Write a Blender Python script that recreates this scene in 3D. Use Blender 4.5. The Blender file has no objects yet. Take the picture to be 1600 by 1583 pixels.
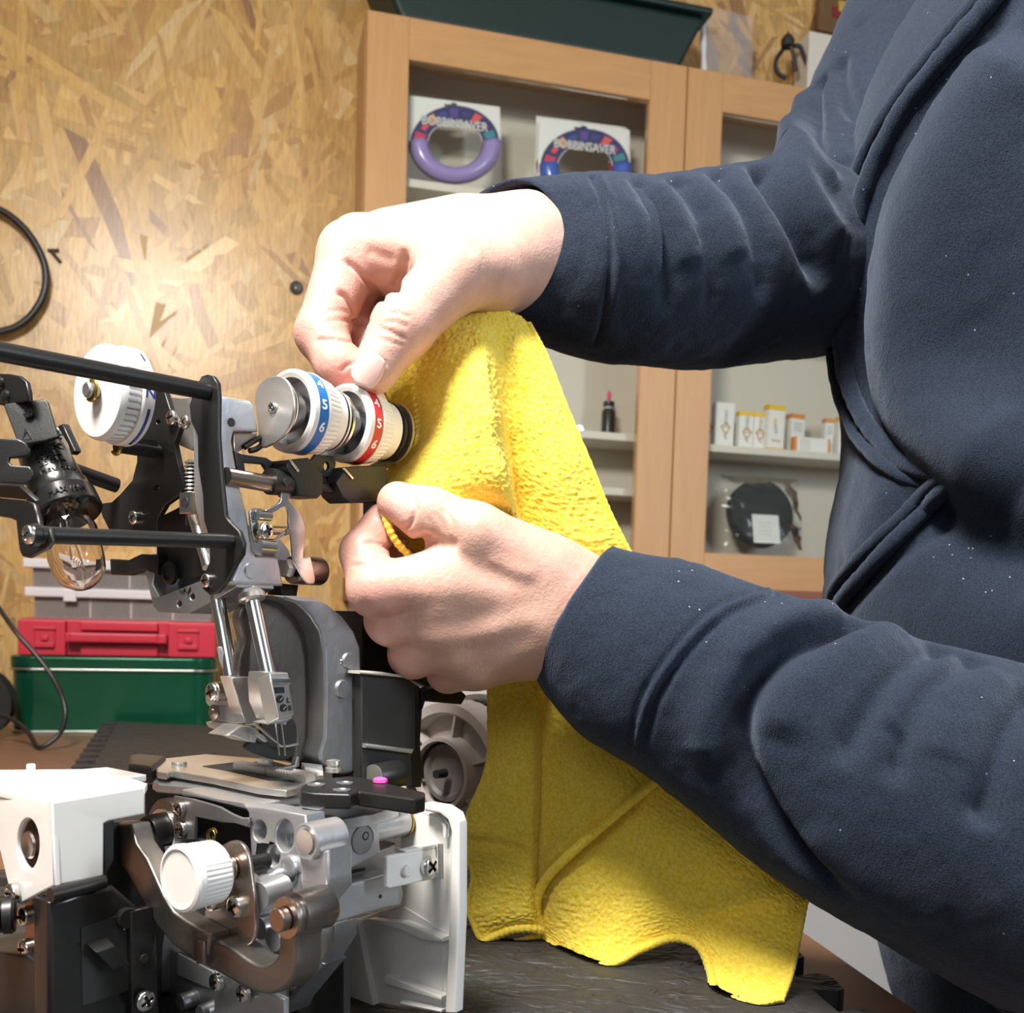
import bpy, bmesh, math, random
import numpy as np
from mathutils import Vector, Matrix
from mathutils.bvhtree import BVHTree

random.seed(7); RNG = np.random.default_rng(7)
S = bpy.context.scene
COL = S.collection
R_ = math.radians

# ------------------------------------------------------------------ camera
F_PX, CX, CY = 1600.0, 800.0, 1067.0            # focal length and principal point in photo pixels
CAM = Vector((0, 0, 0.20))                        # table top is z = 0
PITCH, ROLL = R_(-4.0), R_(1.6)
fwd = Vector((0, math.cos(PITCH), math.sin(PITCH)))
up0 = Vector((0, -math.sin(PITCH), math.cos(PITCH)))
rt0 = Vector((1, 0, 0))
RT = rt0 * math.cos(ROLL) + up0 * math.sin(ROLL)
UP = up0 * math.cos(ROLL) - rt0 * math.sin(ROLL)
cd = bpy.data.cameras.new('camera'); cam = bpy.data.objects.new('camera', cd); COL.objects.link(cam)
m = Matrix((RT, UP, -fwd)).transposed().to_4x4(); m.translation = CAM
cam.matrix_world = m
cd.sensor_fit = 'HORIZONTAL'; cd.sensor_width = 36; cd.lens = 36 * F_PX / 1600
cd.shift_y = (CY - 791.5) / 1600
cd.clip_start = 0.01
cd.dof.use_dof = True; cd.dof.focus_distance = 0.45; cd.dof.aperture_fstop = 20
S.camera = cam

# ------------------------------------------------------------------ world, lights, exposure
w = bpy.data.worlds.new('room_air'); S.world = w; w.use_nodes = True
w.node_tree.nodes['Background'].inputs[0].default_value = (0.92, 0.96, 1.0, 1)
w.node_tree.nodes['Background'].inputs[1].default_value = 0.08
def area(name, loc, target, sx, sy, power, col):
    l = bpy.data.lights.new(name, 'AREA'); l.shape = 'RECTANGLE'; l.size = sx; l.size_y = sy
    l.energy = power; l.color = col
    o = bpy.data.objects.new(name, l); COL.objects.link(o); o.location = loc
    o.rotation_euler = (Vector(target) - Vector(loc)).to_track_quat('-Z', 'Y').to_euler()
    return o
area('ceiling_lamp', (-0.32, 0.02, 1.20), (-0.03, 0.55, 0.1), 0.34, 0.34, 36, (1.0, 0.945, 0.87))
area('front_fill', (-0.35, -1.30, 1.05), (0.0, 0.6, 0.15), 1.1, 0.7, 4.5, (0.93, 0.96, 1.0))  # fill light added behind the viewer to lift shaded cloth, no window known there
area('window_daylight', (2.40, -0.75, 1.1), (0.1, 0.5, 0.2), 0.26, 1.0, 30, (0.82, 0.91, 1.0))
S.view_settings.view_transform = 'Standard'; S.view_settings.look = 'None'
S.view_settings.gamma = 1; S.view_settings.use_curve_mapping = False
S.view_settings.exposure = 0.25

# ------------------------------------------------------------------ pixels to rays and points
def ray(px, py):
    return fwd + RT * ((px - CX) / F_PX) + UP * ((CY - py) / F_PX)
def P(px, py, d):
    return CAM + ray(px, py) * d
def onplane(px, py, n, c):
    r = ray(px, py)
    return CAM + r * ((c - CAM.dot(n)) / r.dot(n))
# sewing machine axes: A runs right and away from the viewer, B left and away, W up
YAW = R_(38); A_ = Vector((math.sin(YAW), math.cos(YAW), 0)); B_ = Vector((-math.cos(YAW), math.sin(YAW), 0)); W_ = Vector((0, 0, 1))
# cabinet/wall axes: K runs right along the wall, N out of the wall towards the viewer
K_ = Vector((math.sin(R_(75)), math.cos(R_(75)), 0)); N_ = Vector((math.cos(R_(75)), -math.sin(R_(75)), 0))
ZONE = {1: (0, 500, 3.5175), 2: (350, 540, 3.769), 3: (200, 880, 3.9575), 4: (0, 1180, 3.928), 5: (300, 1180, 3.636),
        6: (540, 980, 4.947), 7: (0, 840, 4.0), 8: (1090, 560, 4.947), 9: (1080, 0, 6.154), 10: (0, 560, 4.166), 11: (620, 130, 4.0), 0: (0, 0, 1)}
def Z(k, *pts):
    x0, y0, s = ZONE[k]
    return [(x0 + x / s, y0 + y / s) for x, y in pts]

# ------------------------------------------------------------------ materials
MATS = {}
def mat(name, col, rough=0.5, metal=0.0, bump=0.0, bscale=200.0, var=0.0, vscale=30.0, bdist=.002, **kw):
    if name in MATS: return MATS[name]
    m = bpy.data.materials.new(name); m.use_nodes = True; nt = m.node_tree
    b = nt.nodes['Principled BSDF']
    c = tuple(col) + (1,)
    b.inputs['Base Color'].default_value = c; b.inputs['Roughness'].default_value = rough; b.inputs['Metallic'].default_value = metal
    for k, v in kw.items(): b.inputs[k].default_value = v
    if var or bump:
        tc = nt.nodes.new('ShaderNodeTexCoord')
    if var:
        n = nt.nodes.new('ShaderNodeTexNoise'); n.inputs['Scale'].default_value = vscale; n.inputs['Detail'].default_value = 5
        nt.links.new(tc.outputs['Object'], n.inputs['Vector'])
        mx = nt.nodes.new('ShaderNodeMix'); mx.data_type = 'RGBA'
        mx.inputs[6].default_value = tuple(x * (1 - var) for x in col) + (1,); mx.inputs[7].default_value = tuple(min(1, x * (1 + var)) for x in col) + (1,)
        nt.links.new(n.outputs['Fac'], mx.inputs[0]); nt.links.new(mx.outputs[2], b.inputs['Base Color'])
        if metal > .5:
            mr = nt.nodes.new('ShaderNodeMapRange'); mr.inputs[3].default_value = max(.05, rough - .12); mr.inputs[4].default_value = rough + .12
            nt.links.new(n.outputs['Fac'], mr.inputs[0]); nt.links.new(mr.outputs[0], b.inputs['Roughness'])
    if bump:
        n2 = nt.nodes.new('ShaderNodeTexNoise'); n2.inputs['Scale'].default_value = bscale; n2.inputs['Detail'].default_value = 4
        nt.links.new(tc.outputs['Object'], n2.inputs['Vector'])
        bp = nt.nodes.new('ShaderNodeBump'); bp.inputs['Strength'].default_value = bump; bp.inputs['Distance'].default_value = bdist
        nt.links.new(n2.outputs['Fac'], bp.inputs['Height']); nt.links.new(bp.outputs[0], b.inputs['Normal'])
    MATS[name] = m
    return m
def attr_color(m, attr='Col', mul=None):
    nt = m.node_tree; a = nt.nodes.new('ShaderNodeVertexColor'); a.layer_name = attr
    nt.links.new(a.outputs['Color'], nt.nodes['Principled BSDF'].inputs['Base Color'])

# ------------------------------------------------------------------ object helpers
def tag(o, label=None, cat=None, group=None, kind=None):
    if label: o['label'] = label
    if cat: o['category'] = cat
    if group: o['group'] = group
    if kind: o['kind'] = kind
    return o
def empty(name, loc=(0, 0, 0), label=None, cat=None, group=None):
    o = bpy.data.objects.new(name, None); o.empty_display_size = 0.01; COL.objects.link(o); o.location = loc
    return tag(o, label, cat, group)
def link(name, me, mt, parent=None, smooth=None):
    o = bpy.data.objects.new(name, me); COL.objects.link(o)
    if mt is not None:
        me.materials.clear(); me.materials.append(mt)
    if parent is not None:
        o.parent = parent; o.matrix_parent_inverse = Matrix.Translation(-abs_loc(parent))
    if smooth is not None:
        shade(me, smooth)
    return o
def abs_loc(o): return o.location.copy()      # children are kept so that location is their world place
def shade(me, angle=35):
    if angle is True: me.shade_smooth(); return
    me.shade_smooth()
    bm = bmesh.new(); bm.from_mesh(me); a = R_(angle)
    for e in bm.edges:
        e.smooth = not (len(e.link_faces) == 2 and e.calc_face_angle(0) > a)
    bm.to_mesh(me); bm.free()
def from_py(name, v, f, mt, parent=None, smooth=35):
    me = bpy.data.meshes.new(name); me.from_pydata([tuple(x) for x in v], [], [tuple(x) for x in f]); me.update()
    bm = bmesh.new(); bm.from_mesh(me); bmesh.ops.recalc_face_normals(bm, faces=bm.faces); bm.to_mesh(me); bm.free()
    return link(name, me, mt, parent, smooth)
def frame(d, hint=None):
    d = Vector(d).normalized()
    h = Vector(hint) if hint is not None else (Vector((0, 0, 1)) if abs(d.z) < .9 else Vector((1, 0, 0)))
    x = h.cross(d).normalized(); y = d.cross(x).normalized()
    return x, y, d
class MB:
    """collects shapes into one mesh"""
    def __init__(s): s.v = []; s.f = []
    def add(s, v, f):
        k = len(s.v); s.v += [tuple(x) for x in v]; s.f += [tuple(i + k for i in q) for q in f]; return s
    def box(s, c, ax, half):
        c = Vector(c); v = []
        for i in (-1, 1):
            for j in (-1, 1):
                for k in (-1, 1): v.append(c + ax[0] * half[0] * i + ax[1] * half[1] * j + ax[2] * half[2] * k)
        return s.add(v, [(0, 1, 3, 2), (4, 6, 7, 5), (0, 4, 5, 1), (2, 3, 7, 6), (0, 2, 6, 4), (1, 5, 7, 3)])
    def lathe(s, o, d, prof, seg=28, hint=None, rad=None, cap=True):
        x, y, d = frame(d, hint); o = Vector(o); v = []; f = []; n = len(prof)
        for i, (t, r) in enumerate(prof):
            for k in range(seg):
                a = 2 * math.pi * k / seg; rr = r if rad is None else rad(i, k, r)
                v.append(o + d * t + (x * math.cos(a) + y * math.sin(a)) * rr)
        for i in range(n - 1):
            for k in range(seg):
                k2 = (k + 1) % seg; f.append((i * seg + k, i * seg + k2, (i + 1) * seg + k2, (i + 1) * seg + k))
        if cap and prof[0][1] > 1e-6: f.append(tuple(range(seg)))
        if cap and prof[-1][1] > 1e-6: f.append(tuple((n - 1) * seg + k for k in range(seg)))
        return s.add(v, f)
    def tube(s, pts, r, seg=12, closed=False, cap=True):
        pts = [Vector(p) for p in pts]; n = len(pts); v = []; f = []; prev = None
        for i, p in enumerate(pts):
            t = (pts[(i + 1) % n] - pts[i - 1]) if closed else (pts[min(i + 1, n - 1)] - pts[max(i - 1, 0)])
            if t.length < 1e-9: t = Vector((0, 0, 1))
            t.normalize()
            if prev is None: x = frame(t)[0]
            else:
                x = prev - t * prev.dot(t)
                x = x.normalized() if x.length > 1e-6 else frame(t)[0]
            prev = x; y = t.cross(x); rr = r[i] if hasattr(r, '__len__') else r
            for k in range(seg):
                a = 2 * math.pi * k / seg; v.append(p + (x * math.cos(a) + y * math.sin(a)) * rr)
        m_ = n if closed else n - 1
        for i in range(m_):
            j = (i + 1) % n
            for k in range(seg):
                k2 = (k + 1) % seg; f.append((i * seg + k, i * seg + k2, j * seg + k2, j * seg + k))
        if cap and not closed:
            f.append(tuple(range(seg))); f.append(tuple((n - 1) * seg + k for k in range(seg)))
        return s.add(v, f)
    def prism(s, pts, vec):
        n = len(pts); v = [Vector(p) for p in pts] + [Vector(p) + vec for p in pts]
        return s.add(v, [tuple(range(n)), tuple(range(n, 2 * n))] + [(i, (i + 1) % n, n + (i + 1) % n, n + i) for i in range(n)])
    def build(s, name, mt, parent=None, smooth=35, bevel=0.0, seg=2):
        o = from_py(name, s.v, s.f, mt, parent, None if bevel else smooth)
        if bevel:
            bm = bmesh.new(); bm.from_mesh(o.data)
            es = [e for e in bm.edges if len(e.link_faces) == 2 and e.calc_face_angle(0) > R_(30)]
            bmesh.ops.bevel(bm, geom=es, offset=bevel, segments=seg, profile=.6, affect='EDGES', clamp_overlap=True)
            bm.to_mesh(o.data); bm.free(); shade(o.data, 60); wn(o)
        return o
def wn(o):
    md = o.modifiers.new('wn', 'WEIGHTED_NORMAL'); md.mode = 'FACE_AREA'; md.weight = 100; md.keep_sharp = True
    return o
def catmull(pts, n=8, closed=False):
    pts = [Vector(p) for p in pts]; out = []; m_ = len(pts)
    rng = m_ if closed else m_ - 1
    for i in range(rng):
        p0 = pts[(i - 1) % m_] if closed or i > 0 else pts[0] * 2 - pts[1]
        p1 = pts[i]; p2 = pts[(i + 1) % m_]
        p3 = pts[(i + 2) % m_] if closed or i + 2 < m_ else pts[-1] * 2 - pts[-2]
        for k in range(n):
            t = k / n; out.append(.5 * (2 * p1 + (p2 - p0) * t + (2 * p0 - 5 * p1 + 4 * p2 - p3) * t * t + (3 * p1 - p0 - 3 * p2 + p3) * t ** 3))
    if not closed: out.append(pts[-1])
    return out
def circ(cx, cy, rx, ry=None, n=18, a0=0):
    ry = rx if ry is None else ry
    return [(cx + rx * math.cos(2 * math.pi * k / n + a0), cy + ry * math.sin(2 * math.pi * k / n + a0)) for k in range(n)]
def slab(name, loops, n, c, thick, mt, parent, bevel=.0004, smoothpts=0):
    """outline (and holes) given in photo pixels, put on the plane p.n = c, extruded away from the viewer (thick > 0)"""
    n = Vector(n).normalized()
    if n.y < 0: n = -n; c = -c
    x, y, _ = frame(n)
    mw = Matrix((x, y, n)).transposed()
    cu = bpy.data.curves.new(name, 'CURVE'); cu.dimensions = '2D'; cu.fill_mode = 'BOTH'
    cu.extrude = max(thick / 2 - bevel, 1e-5); cu.bevel_depth = bevel; cu.bevel_resolution = 1; cu.offset = -bevel
    for li, lp in enumerate(loops):
        pts = [onplane(px, py, n, c) for px, py in lp]
        if smoothpts and (smoothpts is True or li < smoothpts): pts = catmull(pts, 4, True)
        sp = cu.splines.new('POLY'); sp.points.add(len(pts) - 1); sp.use_cyclic_u = True
        for q, p in zip(sp.points, pts): q.co = (p.dot(x), p.dot(y), 0, 1)
    to = bpy.data.objects.new('t', cu); COL.objects.link(to)
    dg = bpy.context.evaluated_depsgraph_get()
    me = bpy.data.meshes.new_from_object(to.evaluated_get(dg)); bpy.data.objects.remove(to); bpy.data.curves.remove(cu)
    mm = mw.to_4x4(); mm.translation = n * (c + thick / 2); me.transform(mm)
    me.name = name
    bm = bmesh.new(); bm.from_mesh(me); bmesh.ops.remove_doubles(bm, verts=bm.verts, dist=1e-6); bmesh.ops.recalc_face_normals(bm, faces=bm.faces); bm.to_mesh(me); bm.free()
    return wn(link(name, me, mt, parent, 60))
FONT = {}
def text_mesh(name, s, origin, ex, ey, size, depth, mt, parent, align='CENTER', bold=0.0, sx=1.0):
    cu = bpy.data.curves.new(name, 'FONT'); cu.body = s; cu.size = size; cu.extrude = depth; cu.align_x = align; cu.align_y = 'CENTER'; cu.offset = bold
    cu.resolution_u = 3
    to = bpy.data.objects.new('t', cu); COL.objects.link(to)
    dg = bpy.context.evaluated_depsgraph_get()
    me = bpy.data.meshes.new_from_object(to.evaluated_get(dg)); bpy.data.objects.remove(to); bpy.data.curves.remove(cu)
    ex = Vector(ex).normalized(); ey = Vector(ey).normalized(); mm = Matrix((ex * sx, ey, ex.cross(ey))).transposed().to_4x4(); mm.translation = Vector(origin); me.transform(mm)
    return link(name, me, mt, parent, None)
# ---- fields on grids, meshed by surface nets
def sd_cone(p, a, b, ra, rb):
    a = np.array(a); b = np.array(b); ab = b - a; t = np.clip(((p - a) @ ab) / max(ab @ ab, 1e-12), 0, 1)
    return np.linalg.norm(p - a - t[..., None] * ab, axis=-1) - (ra + t * (rb - ra))
def sd_ell(p, c, ax, rad):
    q = np.stack([(p - np.array(c)) @ np.array(a) for a in ax], -1) / np.array(rad)
    k0 = np.linalg.norm(q, axis=-1); k1 = np.linalg.norm(q / np.array(rad), axis=-1)
    return k0 * (k0 - 1) / np.maximum(k1, 1e-9)
def smin(a, b, k):
    h = np.maximum(k - np.abs(a - b), 0) / k
    return np.minimum(a, b) - h * h * k * .25
def surfnets(fn, lo, hi, h, smooth=2):
    lo = np.array(lo); n = np.ceil((np.array(hi) - lo) / h).astype(int) + 1
    xs = [lo[i] + h * np.arange(n[i]) for i in range(3)]
    Fv = np.empty(n, np.float32)
    for i in range(0, n[0], 16):
        g = np.stack(np.meshgrid(xs[0][i:i + 16], xs[1], xs[2], indexing='ij'), -1); Fv[i:i + 16] = fn(g)
    ins = Fv < 0
    cnt = np.zeros(n - 1, np.int8); acc = np.zeros(tuple(n - 1) + (3,), np.float32)
    sl = lambda o: tuple(slice(o[i], n[i] - 1 + o[i]) for i in range(3))
    for ax in range(3):
        for o1 in (0, 1):
            for o2 in (0, 1):
                a = [0, 0, 0]; oth = [k for k in range(3) if k != ax]; a[oth[0]] = o1; a[oth[1]] = o2; b = list(a); b[ax] = 1
                fa = Fv[sl(a)]; fb = Fv[sl(b)]; cr = (fa < 0) != (fb < 0)
                t = np.where(cr, fa / np.where(cr, fa - fb, 1), 0)
                cnt += cr
                for k in range(3): acc[..., k] += np.where(cr, t if k == ax else a[k], 0)
    act = cnt > 0; idx = -np.ones(n - 1, np.int64); idx[act] = np.arange(act.sum())
    ijk = np.argwhere(act); V = lo + h * (ijk + acc[act] / cnt[act][:, None])
    quads = []
    for ax in range(3):
        o = [k for k in range(3) if k != ax]; u, v = o
        s0 = [slice(1, n[k] - 1) for k in range(3)]; s0[ax] = slice(0, n[ax] - 1); s1 = list(s0); s1[ax] = slice(1, n[ax])
        f0 = ins[tuple(s0)]; f1 = ins[tuple(s1)]; e = np.argwhere(f0 != f1)
        if len(e) == 0: continue
        flip = f0[tuple(e.T)]; e = e.copy(); e[:, u] += 1; e[:, v] += 1
        def cell(du, dv):
            c = e.copy(); c[:, u] -= du; c[:, v] -= dv; return idx[tuple(c.T)]
        q = np.stack([cell(1, 1), cell(0, 1), cell(0, 0), cell(1, 0)], -1)
        if ax == 1: flip = ~flip
        q[~flip] = q[~flip][:, ::-1]; quads.append(q)
    Q = np.concatenate(quads)
    return laplace(V, Q, smooth), Q
def laplace(V, Q, it, lam=.6):
    E = np.concatenate([Q[:, [i, (i + 1) % Q.shape[1]]] for i in range(Q.shape[1])]); E = np.concatenate([E, E[:, ::-1]])
    deg = np.bincount(E[:, 0], minlength=len(V))[:, None]
    for k in range(it):
        s = np.stack([np.bincount(E[:, 0], V[E[:, 1], c], len(V)) for c in range(3)], -1)
        V = V + lam * (s / np.maximum(deg, 1) - V)
    return V
def vnormals(V, Q):
    n = np.cross(V[Q[:, 2]] - V[Q[:, 0]], V[Q[:, 3]] - V[Q[:, 1]]) if Q.shape[1] == 4 else np.cross(V[Q[:, 1]] - V[Q[:, 0]], V[Q[:, 2]] - V[Q[:, 0]])
    N = np.stack([sum(np.bincount(Q[:, i], n[:, c], len(V)) for i in range(Q.shape[1])) for c in range(3)], -1)
    return N / np.maximum(np.linalg.norm(N, axis=1, keepdims=True), 1e-12)
def poly_dist(V, pl):
    d = np.full(len(V), 1e9); tt = np.zeros(len(V)); n = len(pl) - 1
    for i in range(n):
        a = pl[i]; ab = pl[i + 1] - a; t = np.clip(((V - a) @ ab) / max(ab @ ab, 1e-12), 0, 1)
        q = np.linalg.norm(V - a - t[:, None] * ab, axis=1); m_ = q < d; d[m_] = q[m_]; tt[m_] = (i + t[m_]) / n
    return d, tt
def carve(V, Q, lines, N=None):
    """lines: (pixel polyline, width m, depth m): pressed into (depth > 0) or raised from the surface seen there"""
    bv = BVHTree.FromPolygons([tuple(x) for x in V], [tuple(int(i) for i in q) for q in Q])
    N = vnormals(V, Q) if N is None else N
    D = np.zeros(len(V))
    for L in lines:
        pl, wd, dp = L[:3]
        if len(pl) > 2: pl = [(p.x, p.y) for p in catmull([(x, y, 0) for x, y in pl], 6)]
        hit = []
        for px, py in pl:
            r = ray(px, py); h = bv.ray_cast(CAM, r.normalized())
            if h[0] is not None: hit.append(np.array(h[0]))
        if len(hit) < 2: continue
        d, t = poly_dist(V, np.array(hit))
        fade = np.clip(np.minimum(t, 1 - t) * 6, 0, 1) if len(L) < 4 else L[3](t)
        D += -dp * np.exp(-(d / wd) ** 2) * fade
    return V + N * D[:, None]
def np_mesh(name, V, Q, mt, parent=None, colors=None):
    me = bpy.data.meshes.new(name); nv = len(V); nf = len(Q); k = Q.shape[1]
    me.vertices.add(nv); me.vertices.foreach_set('co', np.asarray(V, np.float32).ravel())
    me.loops.add(nf * k); me.loops.foreach_set('vertex_index', Q.astype(np.int32).ravel())
    me.polygons.add(nf); me.polygons.foreach_set('loop_start', np.arange(0, nf * k, k, dtype=np.int32)); me.polygons.foreach_set('loop_total', np.full(nf, k, np.int32))
    me.update(calc_edges=True); me.validate(); me.shade_smooth()
    if colors is not None:
        a = me.color_attributes.new('Col', 'FLOAT_COLOR', 'POINT'); a.data.foreach_set('color', np.concatenate([colors, np.ones((nv, 1))], 1).astype(np.float32).ravel())
    return link(name, me, mt, parent)
def vnoise(V, s, seed=0):
    """cheap smooth value noise"""
    q = V * s; i = np.floor(q).astype(np.int64); f = q - i; f = f * f * (3 - 2 * f); out = 0
    for dx in (0, 1):
        for dy in (0, 1):
            for dz in (0, 1):
                h = ((i[:, 0] + dx) * 374761393 + (i[:, 1] + dy) * 668265263 + (i[:, 2] + dz) * 2147483647 + seed * 974711) & 0xffffffff
                h = ((h ^ (h >> 13)) * 1274126177) & 0xffffffff; h = (h ^ (h >> 16)) & 0xffff
                out = out + h / 65535.0 * np.abs(1 - dx - f[:, 0]) * np.abs(1 - dy - f[:, 1]) * np.abs(1 - dz - f[:, 2])
    return out
# ================================================================== room shell
D_CAB = 1.72
C_CAB = N_.dot(P(572, 300, D_CAB)); CAB_DEPTH = 0.14; C_WALL = C_CAB - 0.15
def KN(k, c, z): return K_ * k + N_ * c + W_ * z            # point from wall coordinates
def kz(px, py, c):                                          # pixel on the plane p.N = c -> (k, z)
    p = onplane(px, py, N_, c); return p.dot(K_), p.z
AXW = (K_, N_, W_)
def kbox(mb, k0, k1, c0, c1, z0, z1):
    return mb.box(KN((k0 + k1) / 2, (c0 + c1) / 2, (z0 + z1) / 2), AXW, ((k1 - k0) / 2, (c1 - c0) / 2, (z1 - z0) / 2))
FLOOR_Z, CEIL_Z = -0.75, 1.62
def quadobj(name, pts, mt): return tag(from_py(name, pts, [tuple(range(len(pts)))], mt), kind='structure')
m_floor = mat('floor_grey', (.32, .31, .30), .6, var=.15, vscale=6)
m_ceil = mat('ceiling_white', (.75, .73, .70), .8, bump=.1, bscale=60)
kL, kR = -2.6, 2.6
fl = MB().box((0, .2, FLOOR_Z - .03), (Vector((1, 0, 0)), Vector((0, 1, 0)), W_), (3.2, 2.8, .03)).build('floor', m_floor); tag(fl, kind='structure')
ce = MB().box((0, .2, CEIL_Z + .03), (Vector((1, 0, 0)), Vector((0, 1, 0)), W_), (3.2, 2.8, .03)).build('ceiling', m_ceil); tag(ce, kind='structure')
m_osb0 = mat('osb_base', (.52, .33, .14), .5, var=.2, vscale=40)
wb = kbox(MB(), kL, kR, C_WALL - .03, C_WALL, FLOOR_Z, CEIL_Z).build('wall_back', m_osb0); tag(wb, kind='structure')
# pressed wood strands of the chipboard, each a thin flake of its own tone
def build_flakes():
    pal = np.array([(.60, .39, .15), (.64, .43, .18), (.56, .35, .13), (.68, .48, .23), (.52, .31, .13), (.62, .41, .18), (.43, .26, .13), (.73, .55, .30), (.33, .19, .10), (.58, .38, .14)])
    pr = np.array([.22, .19, .15, .12, .07, .13, .035, .035, .012, .04]); pr /= pr.sum()
    n = 6500
    kc = RNG.uniform(-1.5, 1.5, n); zc = RNG.uniform(-.45, 1.6, n)
    ln = RNG.gamma(4, .027, n) + .03; wd = np.minimum(RNG.gamma(2.4, .0095, n) + .005, ln * .42)
    big = RNG.random(n) < .2; wd[big] *= 1.6; ln[big] *= 1.3
    an = RNG.normal(0, .5, n) + math.pi / 2; cross = RNG.random(n) < .3; an[cross] = RNG.uniform(0, math.pi, cross.sum())
    hh = .0001 + .001 * np.argsort(np.argsort(-wd * RNG.uniform(.3, 1.6, n))) / n
    V = []; Fc = []; C = []
    ci = RNG.choice(len(pal), n, p=pr); br = RNG.uniform(.82, 1.14, n)
    for i in range(n):
        ca, sa = math.cos(an[i]), math.sin(an[i]); L, w_ = ln[i] / 2, wd[i] / 2
        j = RNG.uniform(-.35, .35, 8)
        loc = [(-L * (1 + j[0]), -w_ * (1 + j[1])), (0, -w_ * (1 + j[2])), (L * (1 + j[3]), -w_ * .8), (L * (1 + j[4] * .8), w_ * (1 + j[5])), (0, w_ * (1 + j[6])), (-L * (1 + j[7]), w_ * .75)]
        k0 = len(V)
        for x, y in loc:
            V.append(KN(kc[i] + x * ca - y * sa, C_WALL + hh[i], zc[i] + x * sa + y * ca)); C.append(pal[ci[i]] * br[i] * np.array((.93, .87, .76)))
        Fc.append(tuple(range(k0, k0 + 6)))
    me = bpy.data.meshes.new('strand_flakes'); me.from_pydata([tuple(v) for v in V], [], Fc); me.update()
    a = me.color_attributes.new('Col', 'FLOAT_COLOR', 'POINT'); a.data.foreach_set('color', np.concatenate([np.array(C), np.ones((len(C), 1))], 1).astype(np.float32).ravel())
    mt = mat('osb_flake', (.6, .4, .2), .31)
    nt = mt.node_tree; b = nt.nodes['Principled BSDF']
    vc = nt.nodes.new('ShaderNodeVertexColor'); vc.layer_name = 'Col'
    tc = nt.nodes.new('ShaderNodeTexCoord'); mp = nt.nodes.new('ShaderNodeMapping'); mp.inputs['Scale'].default_value = (60, 60, 9)
    nz = nt.nodes.new('ShaderNodeTexNoise'); nz.inputs['Scale'].default_value = 4; nz.inputs['Detail'].default_value = 6
    nt.links.new(tc.outputs['Object'], mp.inputs[0]); nt.links.new(mp.outputs[0], nz.inputs[0])
    mx = nt.nodes.new('ShaderNodeMix'); mx.data_type = 'RGBA'; mx.blend_type = 'OVERLAY'; mx.inputs[0].default_value = .45
    nt.links.new(vc.outputs[0], mx.inputs[6]); nt.links.new(nz.outputs['Fac'], mx.inputs[7]); nt.links.new(mx.outputs[2], b.inputs['Base Color'])
    bp = nt.nodes.new('ShaderNodeBump'); bp.inputs['Strength'].default_value = .25; bp.inputs['Distance'].default_value = .001
    nt.links.new(nz.outputs['Fac'], bp.inputs['Height']); nt.links.new(bp.outputs[0], b.inputs['Normal'])
    o = link('strand_flakes', me, mt, wb); o['kind'] = 'stuff'
build_flakes()

# ================================================================== cabinets
def wood(name, col, sc, var=.22):
    m = mat(name, col, .42)
    nt = m.node_tree; b = nt.nodes['Principled BSDF']
    tc = nt.nodes.new('ShaderNodeTexCoord'); mp = nt.nodes.new('ShaderNodeMapping'); mp.inputs['Scale'].default_value = sc
    nz = nt.nodes.new('ShaderNodeTexNoise'); nz.inputs['Scale'].default_value = 5; nz.inputs['Detail'].default_value = 6; nz.inputs['Distortion'].default_value = .6
    nt.links.new(tc.outputs['Object'], mp.inputs[0]); nt.links.new(mp.outputs[0], nz.inputs[0])
    mx = nt.nodes.new('ShaderNodeMix'); mx.data_type = 'RGBA'
    mx.inputs[6].default_value = tuple(x * (1 - var * k) for x, k in zip(col, (.8, 1, 1.2))) + (1,); mx.inputs[7].default_value = tuple(min(1, x * (1 + var * .6)) for x in col) + (1,)
    nt.links.new(nz.outputs['Fac'], mx.inputs[0]); nt.links.new(mx.outputs[2], b.inputs['Base Color'])
    return m
m_wv = wood('beech_upright', (.55, .31, .13), (14, 14, 1.2))
m_wh = wood('beech_rail', (.55, .31, .13), (1.6, 1.6, 14))
m_shelf = mat('shelf_cream', (.66, .62, .53), .5)
m_back = mat('cabinet_back', (.62, .58, .50), .6)
m_pane = bpy.data.materials.new('clear_pane'); m_pane.use_nodes = True
def clear(m, tint=(1, 1, 1), rough=.02, fac=.06, base=None):
    nt = m.node_tree; nt.nodes.remove(nt.nodes['Principled BSDF']); out = nt.nodes['Material Output']
    t = nt.nodes.new('ShaderNodeBsdfTransparent'); t.inputs[0].default_value = tint + (1,)
    g = nt.nodes.new('ShaderNodeBsdfGlossy'); g.inputs['Roughness'].default_value = rough
    fr = nt.nodes.new('ShaderNodeFresnel'); fr.inputs[0].default_value = 1.35
    mx = nt.nodes.new('ShaderNodeMixShader'); nt.links.new(fr.outputs[0], mx.inputs[0]); nt.links.new(t.outputs[0], mx.inputs[1]); nt.links.new(g.outputs[0], mx.inputs[2])
    if base:
        d = nt.nodes.new('ShaderNodeBsdfDiffuse'); d.inputs[0].default_value = base + (1,); m2 = nt.nodes.new('ShaderNodeMixShader'); m2.inputs[0].default_value = fac
        nt.links.new(mx.outputs[0], m2.inputs[1]); nt.links.new(d.outputs[0], m2.inputs[2]); nt.links.new(m2.outputs[0], out.inputs[0])
    else: nt.links.new(mx.outputs[0], out.inputs[0])
    return m
clear(m_pane, (.97, .98, .97))
kA = kz(570, 200, C_CAB)[0]; kB = kz(637, 200, C_CAB)[0]; kC = kz(1007, 400, C_CAB)[0]; kD = kz(1064, 400, C_CAB)[0]
kE = kz(1120, 400, C_CAB)[0]; kH = kD + (kD - kA); kG = kH - (kE - kD)
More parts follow.
